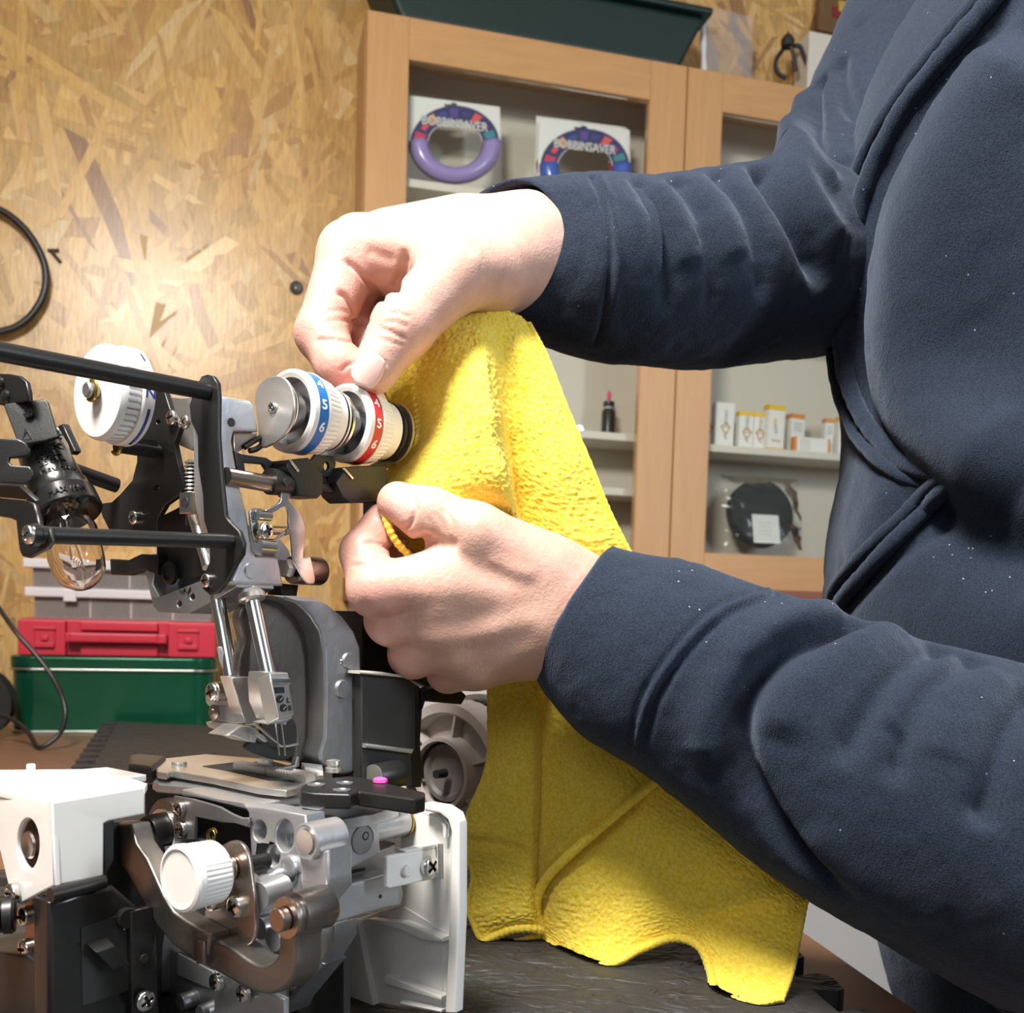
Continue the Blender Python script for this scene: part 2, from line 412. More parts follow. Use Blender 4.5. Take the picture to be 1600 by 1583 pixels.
zT = kz(1070, 103, C_CAB)[1]; zB = kz(1200, 922, C_CAB)[1]; zTi = kz(1013, 155, C_CAB)[1]; zBi = kz(1200, 868, C_CAB)[1]
CS = C_CAB - .03                       # shelf front edges
zs1 = kz(700, 287, CS)[1]; zs2 = kz(960, 676, CS)[1]; zs3 = kz(975, 763, CS)[1]; zs4 = kz(1220, 702, CS)[1]; zs5 = kz(1250, 500, CS)[1]
def cabinet(k0, k1, kin0, kin1, shelves, label):
    t = empty('display_cabinet', KN((k0 + k1) / 2, C_CAB - .07, zB), label, 'cabinet')
    cb = C_CAB - CAB_DEPTH
    for ka, kb in ((k0, k0 + .018), (k1 - .018, k1)):
        kbox(MB(), ka, kb, cb, C_CAB - .02, zB, zT).build('side_panel', m_wv, t, bevel=.001)
    kbox(MB(), k0 + .018, k1 - .018, cb, C_CAB - .02, zT - .018, zT).build('top_panel', m_wh, t, bevel=.001)
    kbox(MB(), k0 + .018, k1 - .018, cb, C_CAB - .02, zB, zB + .018).build('bottom_panel', m_wh, t, bevel=.001)
    kbox(MB(), k0 + .018, k1 - .018, cb, cb + .004, zB + .018, zT - .018).build('back_panel', m_back, t)
    for z in shelves:
        kbox(MB(), k0 + .0185, k1 - .0185, cb + .005, CS, z - .014, z).build('shelf', m_shelf, t, bevel=.0012)
    d = kbox(MB(), k0 + .0012, kin0, C_CAB - .02, C_CAB, zB, zT).build('door', m_wv, t, bevel=.0015); d['label'] = 'pale beech framed glass door'
    kbox(MB(), kin1, k1 - .0012, C_CAB - .02, C_CAB, zB, zT).build('stile', m_wv, d, bevel=.0015)
    kbox(MB(), kin0, kin1, C_CAB - .02, C_CAB - .0006, zTi, zT).build('rail', m_wh, d, bevel=.001)
    kbox(MB(), kin0, kin1, C_CAB - .02, C_CAB - .0006, zB, zBi).build('rail', m_wh, d, bevel=.001)
    kbox(MB(), kin0 + .0002, kin1 - .0002, C_CAB - .013, C_CAB - .010, zBi + .0002, zTi - .0002).build('pane', m_pane, d)
    return t
cabinet(kA, kD, kB, kC, (zs1, zs2, zs3), 'beech wall cabinet with glass door holding two ring-shaped packs')
cabinet(kD, kH, kE, kG, (zs5, zs4), 'beech wall cabinet with glass door holding small white boxes')
# sideboard below the cabinets
m_grey = mat('sideboard_grey', (.55, .53, .52), .55, var=.06, vscale=8)
m_dkwood = wood('dark_red_wood', (.24, .085, .04), (2, 2, 10))
sb = empty('sideboard', KN((kA + kH) / 2, C_CAB - .05, FLOOR_Z), 'low pale grey sideboard with dark wooden top under the cabinets', 'sideboard')
C_SB = C_CAB + .04
kbox(MB(), kA, kH, C_WALL + .003, C_SB - .012, FLOOR_Z, zB - .045).build('body', m_grey, sb, bevel=.002)
kbox(MB(), kA - .01, kH + .01, C_WALL + .003, C_SB, zB - .044, zB - .001).build('top', m_dkwood, sb, bevel=.002)
for i in range(3):
    ka = kA + (kH - kA) * i / 3; kb = kA + (kH - kA) * (i + 1) / 3
    d = kbox(MB(), ka + .003, kb - .003, C_SB - .0118, C_SB - .001, FLOOR_Z + .06, zB - .05).build('door', m_grey, sb, bevel=.0015)
    MB().lathe(KN(kb - .04, C_SB - .001, zB - .2), N_, [(0, .006), (.012, .005), (.018, .011), (.024, .010), (.026, 0)], 16).build('knob', mat('knob_steel', (.7, .7, .7), .3, 1), d)

# ================================================================== table and mat
m_table = wood('table_wood', (.22, .115, .068), (3, 12, 3), .3)
e1 = onplane(1240, 1462, W_, 0); e2 = onplane(1400, 1572, W_, 0); te = (e1 - e2).normalized()
tr = lambda y: e2.x + te.x / te.y * (y - e2.y)
yb = lambda x, c: (c - N_.x * x) / N_.y                      # y on a wall-parallel plane
cT = C_SB + .02
T = empty('workbench', (-.6, .9, FLOOR_Z), 'brown wooden workbench carrying the sewing machine and boxes', 'table')
xr = tr(.0); xb = tr(1.6)
tp = [Vector((-1.45, -.02, -.035)), Vector((xr, -.02, -.035)), Vector((xb, yb(xb, cT), -.035)), Vector((-.34, yb(-.34, cT), -.035)), Vector((-.34, yb(-.34, C_WALL + .004), -.035)), Vector((-1.45, yb(-1.45, C_WALL + .004), -.035))]
MB().prism(tp, Vector((0, 0, .035))).build('tabletop', m_table, T, bevel=.002)
for x, y in ((-1.38, .06), (xr - .07, .06), (xb - .07, 1.35), (-1.38, 1.15)):
    MB().box((x, y, (FLOOR_Z - .035) / 2), (Vector((1, 0, 0)), Vector((0, 1, 0)), W_), (.03, .03, (-.0355 - FLOOR_Z) / 2)).build('leg', m_table, T, bevel=.002)
# interlocking foam mat
MAT_T = .024
def foam_mat():
    mt = mat('foam_black', (.030, .029, .029), .6)
    nt = mt.node_tree; b = nt.nodes['Principled BSDF']
    tc = nt.nodes.new('ShaderNodeTexCoord'); mp = nt.nodes.new('ShaderNodeMapping'); mp.inputs['Scale'].default_value = (22, 40, 1); mp.inputs['Rotation'].default_value = (0, 0, .35)
    nz = nt.nodes.new('ShaderNodeTexNoise'); nz.inputs['Scale'].default_value = 1.6; nz.inputs['Detail'].default_value = 2.5; nz.inputs['Distortion'].default_value = 1.6
    vo = nt.nodes.new('ShaderNodeTexVoronoi'); vo.feature = 'DISTANCE_TO_EDGE'; vo.inputs['Scale'].default_value = 1.3
    mxv = nt.nodes.new('ShaderNodeMix'); mxv.data_type = 'VECTOR'; mxv.inputs[0].default_value = .55
    nt.links.new(tc.outputs['Object'], mp.inputs[0]); nt.links.new(mp.outputs[0], nz.inputs[0]); nt.links.new(mp.outputs[0], mxv.inputs[4]); nt.links.new(nz.outputs['Color'], mxv.inputs[5]); nt.links.new(mxv.outputs[1], vo.inputs[0])
    ad = nt.nodes.new('ShaderNodeMath'); ad.operation = 'MULTIPLY_ADD'; ad.inputs[1].default_value = 1.2
    cl = nt.nodes.new('ShaderNodeMath'); cl.operation = 'MINIMUM'; cl.inputs[1].default_value = .35
    nt.links.new(vo.outputs['Distance'], cl.inputs[0]); nt.links.new(cl.outputs[0], ad.inputs[0]); nt.links.new(nz.outputs['Fac'], ad.inputs[2])
    bp = nt.nodes.new('ShaderNodeBump'); bp.inputs['Strength'].default_value = 1; bp.inputs['Distance'].default_value = .007
    nt.links.new(ad.outputs[0], bp.inputs['Height']); nt.links.new(bp.outputs[0], b.inputs['Normal'])
    # outline in table coordinates: back-left corner and left edge from the photo, right edge at the bench edge
    bl = onplane(186, 1127, W_, MAT_T); ll = onplane(146, 1196, W_, MAT_T)
    f1 = onplane(1262, 1500, W_, MAT_T); f2 = onplane(1352, 1572, W_, MAT_T)
    f1.x -= .016; f2.x -= .016
    dl = (ll - bl).normalized(); dr = (f2 - f1).normalized()
    L0 = bl + dl * ((.02 - bl.y) / dl.y); R0 = f1 + dr * ((.02 - f1.y) / dr.y); R1 = f1 + dr * ((bl.y - .12 - f1.y) / dr.y)
    def toothed(a, b, n, amp, sgn):
        out = []; v = b - a; nrm = Vector((v.y, -v.x, 0)).normalized() * sgn
        for i in range(n):
            for t, h in ((.0, 0), (.22, 0), (.14, .7), (.20, 1), (.5, 1.08), (.62, 1), (.68, .7), (.60, 0)):
                out.append(a + v * ((i + t) / n) + nrm * amp * h)
        return out
    pts = toothed(bl, L0, 34, .020, 1) + [L0, R0] + toothed(R0, R1, 30, .016, 1) + [R1, bl]
    mb = MB(); mb.prism([Vector((p.x, p.y, .0008)) for p in pts], Vector((0, 0, MAT_T - .0008)))
    o = mb.build('foam_mat', mt, None, 30)
    tag(o, 'black leather-textured foam mat with toothed edges on the workbench', 'mat')
foam_mat()
# ================================================================== things on the shelves
m_white = mat('card_white', (.80, .79, .76), .6); m_black = mat('matt_black', (.015, .015, .016), .5)
m_print = mat('print_grey', (.33, .33, .36), .6); m_navy = mat('print_navy', (.03, .035, .12), .45)
CB = C_CAB - CAB_DEPTH
def fslab(name, loops, c, th, mt, parent, bevel=.0003, sm=0):       # outline on a wall-parallel plane
    return slab(name, loops, N_, c, th, mt, parent, bevel, sm)
def arc(cx, cy, rx, ry, a0, a1, n=14):
    return [(cx + rx * math.cos(R_(a0 + (a1 - a0) * i / n)), cy + ry * math.sin(R_(a0 + (a1 - a0) * i / n))) for i in range(n + 1)]
def ring_pack(dx, dy, c, rcol, label, wcol):
    """hang card with a printed upper half ring and a real plastic half ring below, with a window in the middle"""
    k, z = kz(711 + dx, 290 + dy, c)
    t = empty('bobbin_ring_pack', KN(k, c, z), label, 'package', 'ring-shaped packs on the upper shelf')
    q = lambda pts: [(x + dx, y + dy) for x, y in pts]
    cx, cy = 711, 226
    card = [(640, 149), (781, 167), (783, 240)] + arc(cx, cy, 71, 62, 15, 168, 12) + [(637, 238)]
    hole = circ(cx, cy + 1, 43, 38, 28)
    slot = [(694, 162), (704, 163), (707, 160), (713, 161), (715, 165), (724, 166), (722, 170), (695, 166)]
    fslab('card', [q(card), q(hole), q(slot)], c - .0010, .0010, m_white, t, .0002)
    def band(a0, a1, r0, r1, n=14): return arc(cx, cy, 71 * r1, 62 * r1, a0, a1, n) + arc(cx, cy, 71 * r0, 62 * r0, a1, a0, n)
    fslab('printed_ring', [q(band(176, 372, .62, .985, 20))], c + .0004, .0004, m_navy, t, .0001)
    cols = [(.55, .05, .12), (.7, .08, .1), (.75, .33, .12), (.05, .08, .3), (.10, .06, .3), (.06, .05, .25), (.72, .1, .1), (.4, .06, .3), (.05, .25, .3), (.05, .42, .27)]
    for i, cc in enumerate(cols):
        a = 190 + i * 18.2
        fslab('printed_bobbin', [q(band(a, a + 12, .68 + .06 * (i % 2), .86 + .06 * ((i + 1) % 2), 4))], c + .0010, .0004, mat('bobbin_%d' % i, cc, .4), t, .0001)
    # plastic half ring, a raised trough
    mr = mat('ring_plastic_' + wcol, rcol, .25, **{'Coat Weight': .3})
    n, m_ = 26, 10; v = []; f = []
    for i in range(n + 1):
        a = R_(-4 + 188 * i / n)
        for j in range(m_ + 1):
            s = j / m_; rr = .60 + .40 * s; h = .002 + .014 * math.sin(math.pi * s) ** .6
            p0 = onplane(cx + dx + 71 * rr * math.cos(a), cy + dy + 62 * rr * math.sin(a), N_, c); v.append(p0 + N_ * h)
    for i in range(n):
        for j in range(m_): b0 = i * (m_ + 1) + j; f.append((b0, b0 + 1, b0 + m_ + 2, b0 + m_ + 1))
    o = from_py('plastic_ring', v, f, mr, t, 60); sm = o.modifiers.new('s', 'SOLIDIFY'); sm.thickness = .0015
    p = onplane(711 + dx, 194 + dy, N_, c + .0022); e = onplane(780 + dx, 205 + dy, N_, c + .0022) - onplane(640 + dx, 188 + dy, N_, c + .0022)
    ex = e.normalized(); ey = (W_ - ex * W_.dot(ex)).normalized()
    text_mesh('lettering', 'BOBBINSAVER', p - ex * .001, ex, ey, .0215, .0003, m_print, t, bold=.0006, sx=.86)
    text_mesh('lettering', 'BOBBINSAVER', p + N_ * .0008, ex, ey, .0215, .0002, m_white, t, bold=-.0002, sx=.86)
    return t
CP = C_CAB - .045
ring_pack(0, 0, CP, (.33, .26, .55), 'white hang card with purple plastic bobbin ring on the upper shelf', 'purple')
ring_pack(203, 36, CP, (.06, .12, .50), 'white hang card with blue plastic bobbin ring, front one of two', 'blue')
ring_pack(198, 32, CP - .018, (.45, .05, .06), 'hang card mostly hidden behind the pack with the blue ring', 'red')
# dark bottle with a pink drop-shaped stopper
def bottle():
    c = C_CAB - .085; k, z = kz(950, 671, c); z = zs2; o = KN(k, c, z); s = 1.76 / 1600
    t = empty('squeeze_bottle', o, 'small black bottle with pink pointed stopper on the cabinet shelf', 'bottle')
    MB().lathe(o + W_ * .0003, W_, [(0, .011 * 1.1), (.001, .0130), (.048, .0130), (.052, .0105), (.053, .009)], 24).build('body', mat('bottle_black', (.02, .02, .02), .35), t)
    MB().lathe(o + W_ * .0532, W_, [(0, .0085), (.004, .0088)], 24).build('neck', mat('bottle_neck', (.5, .5, .5), .4), t)
    MB().lathe(o + W_ * .0573, W_, [(0, .0105), (.001, .0108), (.009, .0106), (.010, .009)], 24).build('collar', mat('bottle_black', (.02, .02, .02), .35), t)
    MB().lathe(o + W_ * .0674, W_, [(0, .0022), (.004, .003), (.010, .0045), (.015, .0042), (.019, .002), (.020, 0)], 16).build('stopper', mat('pink_tip', (.75, .08, .22), .35), t)
bottle()
def thread_spool():
    c = C_CAB - .075; k, z = kz(904, 668, c); o = KN(k, c, zs2 + .0082)
    t = empty('metal_bobbin', o - W_ * .008, 'small shiny metal bobbin lying beside the black bottle', 'bobbin')
    ms = mat('bobbin_steel', (.7, .7, .75), .25, 1)
    for s in (-1, 1): MB().lathe(o + N_ * (s * .0055 - .0006), N_, [(0, .0022), (0, .0078), (.0012, .0078), (.0012, .0022)], 24).build('flange', ms, t)
    MB().lathe(o - N_ * .0055, N_, [(0, .0024), (.011, .0024)], 16).build('core', mat('bobbin_thread', (.25, .25, .45), .7), t)
thread_spool()
# needle boxes on the right hand cabinet shelf
m_yel = mat('box_yellow', (.80, .50, .03), .5); m_org = mat('box_orange', (.72, .27, .06), .5); m_side = mat('box_grey', (.45, .43, .42), .6)
m_ink = mat('ink_grey', (.22, .20, .18), .6); m_gold = mat('logo_gold', (.55, .30, .06), .5)
def needle_box(x0, x1, y0, c, dep, cap, style, label, yaw=0):
    k0 = kz(x0, 690, c)[0]; k1 = kz(x1, 690, c)[0]; zt = kz((x0 + x1) / 2, y0, c)[1]; zb = zs4
    kc = (k0 + k1) / 2; w2 = (k1 - k0) / 2
    t = empty('needle_box', KN(kc, c - dep / 2, zb), label, 'box', 'small boxes on the right cabinet shelf')
    ex = (K_ * math.cos(yaw) + N_ * math.sin(yaw)); ny = (N_ * math.cos(yaw) - K_ * math.sin(yaw)); cc = KN(kc, c - dep / 2, (zt + zb) / 2 + .0002); h = (zt - zb) / 2 - .0002
    MB().box(cc, (ex, ny, W_), (w2, dep / 2, h)).build('carton', m_white, t, bevel=.0006)
    if cap:
        MB().box(cc + W_ * (h - h * .11), (ex, ny, W_), (w2 + .0003, dep / 2 + .0003, h * .12)).build('cap_band', cap, t, bevel=.0003)
        if style == 'pic': MB().box(cc - W_ * (h - h * .06), (ex, ny, W_), (w2 + .0003, dep / 2 + .0003, h * .06)).build('base_band', cap, t, bevel=.0003)
    f = cc + ny * (dep / 2 + .0003); sc = min(w2 * 2, .022)
    if style == 'logo':
        text_mesh('lettering', 'ORGAN', f + W_ * h * .30 + ex * sc * .08, -W_, ex, sc * .42, .0001, m_ink, t, bold=.0001)
        mb = MB()
        pts = [f - W_ * h * .12 + ex * sc * .08 + (ex * math.cos(a) * .30 + W_ * math.sin(a) * .42) * sc for a in np.linspace(0, 2 * math.pi, 17)[:-1]]
        mb.tube(pts, sc * .055, 6, closed=True)
        for s in (-1, 1): mb.tube([f - W_ * h * .12 + ex * sc * (.08 + .30 * s), f - W_ * (h * .05) + ex * sc * (.08 + .46 * s)], sc * .07, 6)
        mb.build('logo', m_gold, t)
        MB().tube([f - W_ * h * .34 + ex * sc * .25, f - W_ * h * .46 - ex * sc * .05, f - W_ * h * .60 + ex * sc * .2], sc * .05, 6).build('emblem', m_ink, t)
    elif style == 'pic':
        MB().box(f + W_ * h * .28 - ex * sc * .15, (ex, ny, W_), (sc * .12, .0002, h * .13)).build('picture', m_yel, t)
        MB().prism([f + W_ * h * .16 + ex * sc * a + W_ * h * b_ for a, b_ in ((-.28, 0), (-.02, 0), (.1, -.42), (-.12, -.42))], ny * .0002).build('picture', m_side, t)
        text_mesh('lettering', 'ORGAN', f - W_ * h * .58 - ex * .0005, ex, W_, sc * .26, .0001, m_gold, t, bold=.0001)
    elif style == 'lines':
        for i in range(3): MB().box(f + W_ * h * (.52 - .16 * i), (ex, ny, W_), (w2 * .62, .0002, h * .03)).build('print_line', m_side, t)
CN = C_CAB - .06
needle_box(1117, 1146, 629, CN, .02, m_side and None, 'logo', 'tall white needle box with gold emblem and no yellow cap', .0)
needle_box(1092, 1116, 629, CN - .012, .02, None, 'logo', 'tall white needle box mostly behind the cabinet door frame')
needle_box(1154, 1176, 643, CN, .016, m_yel, 'logo', 'yellow-capped needle box, one of a touching pair', .0)
needle_box(1177, 1195, 645, CN, .016, m_yel, 'logo', 'yellow-capped needle box of the touching pair, beside the taller yellow-capped one', .0)
needle_box(1198, 1225, 633, CN + .012, .017, m_yel, 'pic', 'tall white box with yellow top and base and a needle picture', -.12)
needle_box(1233, 1257, 647, CN - .014, .018, m_org, 'lines', 'white box with orange top and printed lines behind a flat box', -.2)
needle_box(1289, 1302, 654, CN, .014, m_org, 'lines', 'narrow white box with orange top beside yellow-topped box', 0)
needle_box(1310, 1338, 652, CN + .004, .016, m_yel, 'pic', 'white box with wide yellow top half hidden by the hoodie', 0)
def flat_box():
    c = CN + .016; k0 = kz(1241, 695, c)[0]; k1 = kz(1297, 695, c)[0]; zt = kz(1265, 684, c)[1]
    t = empty('flat_box', KN((k0 + k1) / 2, c - .007, zs4), 'low white box with orange ends lying in front of the needle boxes', 'box')
    kbox(MB(), k0, k1, c - .014, c, zs4 + .0002, zt).build('carton', m_white, t, bevel=.0006)
    for ka, kb in ((k0 - .0002, k0 + .006), (k1 - .005, k1 + .0002)): kbox(MB(), ka, kb, c - .0142, c + .0003, zs4 + .0002, zt + .0003).build('end_band', m_org, t, bevel=.0003)
    for i in range(4): kbox(MB(), k0 + .014 + .006 * i, k0 + .017 + .006 * i, c, c + .0003, zs4 + .003, zt - .003).build('print_line', mat('print_pale', (.6, .58, .55), .6), t)
flat_box()
def pad_disc():
    c = C_CAB - .075; k, z = kz(1184, 864, c); kc, zc = kz(1187, 803, c); zf = zBi - .045
    t = empty('round_pad', KN(kc, c, zf), 'black round felt pad with white square label in a clear bag', 'pad')
    n = N_ * .97 + W_ * .24; n.normalize(); r = .068
    zb_ = zB + .0185
    ctr = KN(kc, c, zc)
    x, y, _ = frame(n)
    prof = [(-.014, .001), (-.014, r - .003), (-.011, r), (.011, r), (.014, r - .003), (.014, .001)]
    MB().lathe(ctr, n, prof, 40, rad=lambda i, k, rr: rr).build('felt_disc', mat('felt_black', (.012, .014, .015), .8, bump=.3, bscale=300), t)
    u = K_; vv = n.cross(K_).normalized()
    if vv.z < 0: vv = -vv
    MB().box(ctr + n * .0152 - vv * .036 + u * .003, (u, vv, n), (.029, .029, .0004)).build('paper_label', m_white, t, bevel=.0002)
    for i in range(4): MB().box(ctr + n * .0158 - vv * (.024 + .008 * i) + u * (.002 * (i % 2)), (u, vv, n), (.014 - .003 * (i % 2), .0008, .0001)).build('print_line', mat('print_pale', (.6, .58, .55), .6), t)
    mb = bpy.data.materials.new('clear_bag'); mb.use_nodes = True; clear(mb, (.96, .97, .97), .15, .02, (.8, .8, .8))
    v = []; f = []; nu, nv_ = 26, 20
    for i in range(nu + 1):
        for j in range(nv_ + 1):
            a = (i / nu - .5) * 2; b = (j / nv_ - .5) * 2
            p = ctr + u * a * .084 + vv * b * .074 + n * (.021 - .012 * max(abs(a), abs(b)) ** 4 + .0035 * math.sin(a * 9 + b * 5) * abs(a) ** 2 + .002 * math.sin(b * 14 + a * 3) * abs(a))
            v.append(p)
    for i in range(nu):
        for j in range(nv_): q = i * (nv_ + 1) + j; f.append((q, q + 1, q + nv_ + 2, q + nv_ + 1))
    from_py('plastic_bag', v, f, mb, t, 60)
    return t
pad_disc()

# ================================================================== things on top of the cabinets
def top_things():
    c = C_CAB - .07
    # dark green tray hanging over, seen from below
    m_dg = mat('tray_green', (.006, .024, .021), .5)
    p = [(566, -40), (575, 10), (596, 22), (1030, 50), (1062, 46), (1102, -10), (1110, -40)]
    ps = [kz(x, y, c) for x, y in p]
    z0 = zT + .0003; zm = min(z for k, z in ps); dz = zT + .0005 - zm
    t = empty('storage_tray', KN(ps[3][0] - .2, c, zT), 'dark green plastic tray lying on top of the left cabinet', 'tray')
    k0, k1 = ps[1][0], ps[5][0] - .020
    zz = max(z0, zT + .0005)
    MB().prism([KN(k0 + .05, CB - .004, zz), KN(k1 - .05, CB - .004, zz), KN(k1, CB - .004, zz + .10), KN(k0, CB - .004, zz + .10)], N_ * .13).build('shell', m_dg, t, bevel=.012, seg=3)
    kbox(MB(), k0 - .008, k1 + .008, CB - .006, CB + .136, zz + .1002, zz + .112).build('rim', m_dg, t, bevel=.004)
    # clear plastic bag of papers
    mb = MATS.get('milky_bag') or bpy.data.materials.new('milky_bag'); mb.use_nodes = True; MATS['milky_bag'] = mb
    clear(mb, (.9, .88, .86), .2, .32, (.62, .55, .50))
    ca = C_CAB - .05; k0 = kz(1100, 60, ca)[0]; k1 = kz(1182, 60, ca)[0]
    t = empty('plastic_sleeve', KN((k0 + k1) / 2, ca, zT), 'crinkled clear plastic bag standing on the cabinet', 'bag')
    v = []; f = []; nu, nv_ = 14, 16
    for i in range(nu + 1):
        for j in range(nv_ + 1):
            s = i / nu; q = j / nv_; kk = k0 + (k1 - k0) * s; zz2 = zT + .0006 + .15 * q
            v.append(KN(kk, ca + .004 * math.sin(s * 9 + q * 4) + .003 * math.sin(q * 17 + s * 5) * s - .02 * q, zz2))
    for i in range(nu):
        for j in range(nv_): a = i * (nv_ + 1) + j; f.append((a, a + 1, a + nv_ + 2, a + nv_ + 1))
    o = from_py('bag_film', v, f, mb, t, 60)
    MB().tube([KN(k0 + .002, ca + .004 - .02 * q / 6, zT + .005 + .14 * q / 6) for q in range(7)], [.004, .006, .004, .0065, .005, .006, .004], 8).build('folded_edge', mat('bag_edge', (.75, .75, .78), .25), t)
    # small black four-legged gadget
    g = C_CAB - .06; pk = lambda x, y: onplane(1080 + x / 6.154, y / 6.154, N_, g)
    base = kz(1080 + 1010 / 6.154, 770 / 6.154, g); mgad = m_black
    dz = Vector((0, 0, zT + .001 - kz(1080 + 850 / 6.154, 725 / 6.154, g)[1])) * 0
    t = empty('spider_gadget', KN(base[0], g, zT), 'small black spidery stand with thin bent legs on the cabinet', 'gadget')
    mbx = MB(); a = pk(930, 400); mbx.lathe(pk(925, 470), W_, [(0, .006), (.004, .012), (.016, .013), (.024, .008), (.027, .003), (.034, 0)], 14); mbx.build('head', mgad, t)
    legs = [[(900, 460), (845, 540), (830, 620), (860, 690), (930, 735)], [(990, 440), (1045, 450), (1080, 530), (1110, 620), (1115, 700)], [(940, 470), (965, 560), (975, 640), (985, 700)]]
    for i, l in enumerate(legs):
        MB().tube(catmull([pk(*q) + N_ * (.008 * (i - 1)) for q in l], 5), .0042, 8).build('leg', mgad, t)
    pb = pk(1030, 720); MB().box((pb + Vector((0, 0, zT - pb.z + .009))), AXW, (.016, .014, .008)).build('foot', mgad, t, bevel=.003)
    # white card block and brown picture on the wall
    c2 = C_CAB - .05; k0 = kz(1263, 90, c2)[0]; zt = kz(1290, 53, c2)[1]
    o = kbox(MB(), k0, k0 + .10, c2 - .05, c2, zT + .0005, zt).build('white_box', mat('cream_card', (.68, .64, .56), .6), None, bevel=.001)
    tag(o, 'plain cream cardboard box on the cabinet beside the black gadget', 'box')
    c3 = C_WALL + .02; k0, z0 = kz(1279, 46, c3)
    t = empty('wall_picture', KN(k0 + .08, c3, z0), 'brown wooden picture with red and yellow marks on the wall', 'picture')
    kbox(MB(), k0, k0 + .18, C_WALL + .0015, c3, z0, z0 + .15).build('board', mat('picture_brown', (.17, .09, .035), .5, var=.3, vscale=20), t, bevel=.004)
    kbox(MB(), k0 + .028, k0 + .05, c3, c3 + .001, z0 + .028, z0 + .05).build('mark', mat('picture_red', (.22, .02, .02), .5), t)
    kbox(MB(), k0 + .042, k0 + .06, c3, c3 + .0015, z0 + .042, z0 + .062).build('mark', mat('picture_yellow', (.55, .40, .06), .5), t)
top_things()

# ================================================================== boxes at the back of the bench
def rbox(mb, k0, k1, c0, c1, z0, z1, r, n=6):
    pts = []
    for (kx, cx, a0) in ((k1 - r, c1 - r, 0), (k0 + r, c1 - r, 90), (k0 + r, c0 + r, 180), (k1 - r, c0 + r, 270)):
        for i in range(n + 1):
            a = R_(a0 + 90 * i / n); pts.append(KN(kx + r * math.cos(a), cx + r * math.sin(a), z0))
    return mb.prism(pts, W_ * (z1 - z0))
pt = onplane(190, 1146, W_, 0); CG = pt.dot(N_)
gk0 = kz(9, 1090, CG)[0]; gk1 = kz(338, 1090, CG)[0]; gz = kz(170, 1024, CG)[1]; gl = kz(170, 1045, CG)[1]
cbk = C_WALL + .012
def green_tin():
    mg = mat('green_tin', (.005, .080, .040), .22, .35, var=.25, vscale=9); me_ = mat('tin_edge', (.45, .5, .45), .3, .9)
    t = empty('green_tin', KN((gk0 + gk1) / 2, (CG + cbk) / 2, 0), 'large glossy green tin box under the red case', 'box')
    rbox(MB(), gk0 + .003, gk1 - .003, cbk, CG - .003, .004, gl - .001, .035).build('tin_body', mg, t, 40, bevel=.001)
    rbox(MB(), gk0, gk1, cbk - .002, CG, gl, gz - .003, .036).build('lid', mg, t, 40, bevel=.003)
    rbox(MB(), gk0 - .001, gk1 + .001, cbk - .003, CG + .0012, gl - .0045, gl - .0002, .037).build('lid_rim', me_, t, 40, bevel=.0015)
    rbox(MB(), gk0 + .001, gk1 - .001, cbk + .001, CG - .001, .0004, .0042, .036).build('base_rim', me_, t, 40, bevel=.001)
green_tin()
gzt = gz - .003
def red_case():
    mr = mat('red_plastic', (.52, .025, .05), .38); C0 = CG - .012
    z1 = kz(170, 969, C0)[1]; z0 = gzt + .0005; k0 = kz(27, 1000, C0)[0]; k1 = kz(337, 1000, C0)[0]
    t = empty('red_case', KN((k0 + k1) / 2, C0 - .08, z0), 'red plastic carrying case with handle on the green tin', 'case')
    zm = z0 + (z1 - z0) * .10
    kbox(MB(), k0, k1, cbk, C0 - .012, z0, z1).build('case_body', mr, t, bevel=.003)
    S4 = lambda x: kz(x / 4.0, 1000, C0)[0]; Y4 = lambda y: kz(170, 840 + y / 4.0 - 0, C0)[1]
    zz = lambda y: z0 + (z1 - z0) * (718 - y) / (718 - 515)
    # front face pieces: side fields, recess with handle
    kbox(MB(), k0 + .0004, S4(410), C0 - .0118, C0, z0 + .0004, z1 - .002).build('front_panel', mr, t, bevel=.002)
    kbox(MB(), S4(1050), k1 - .0004, C0 - .0118, C0, z0 + .0004, z1 - .002).build('front_panel', mr, t, bevel=.002)
    kbox(MB(), S4(500), S4(985), C0 - .0118, C0, zz(575), z1 - .0022).build('front_panel', mr, t, bevel=.002)
    kbox(MB(), S4(500), S4(985), C0 - .0118, C0 - .002, z0 + .0005, zz(655)).build('front_panel', mr, t, bevel=.002)
    h = kbox(MB(), S4(440), S4(990), C0 + .002, C0 + .014, zz(640), zz(585)).build('handle', mr, t, bevel=.003)
    for a, b in ((S4(415), S4(445)), (S4(985), S4(1045))): kbox(MB(), a, b, C0 - .0116, C0 + .013, zz(640), zz(588)).build('handle_mount', mr, h, bevel=.002)
    for a in (215, 1110):
        l = kbox(MB(), S4(a), S4(a + 130), C0 + .0003, C0 + .003, zz(675), zz(560)).build('latch', mr, t, bevel=.001)
        kbox(MB(), S4(a - 4), S4(a + 134), C0 + .003, C0 + .006, zz(575), zz(560)).build('latch_edge', mr, l, bevel=.001)
        kbox(MB(), S4(a + 45), S4(a + 90), C0 + .003, C0 + .007, zz(635), zz(605)).build('latch_button', mr, l, bevel=.0015)
        kbox(MB(), S4(a + 5), S4(a + 125), C0 + .003, C0 + .006, zz(672), zz(645)).build('latch_edge', mr, l, bevel=.001)
    return z1, C0
rz1, RC0 = red_case()
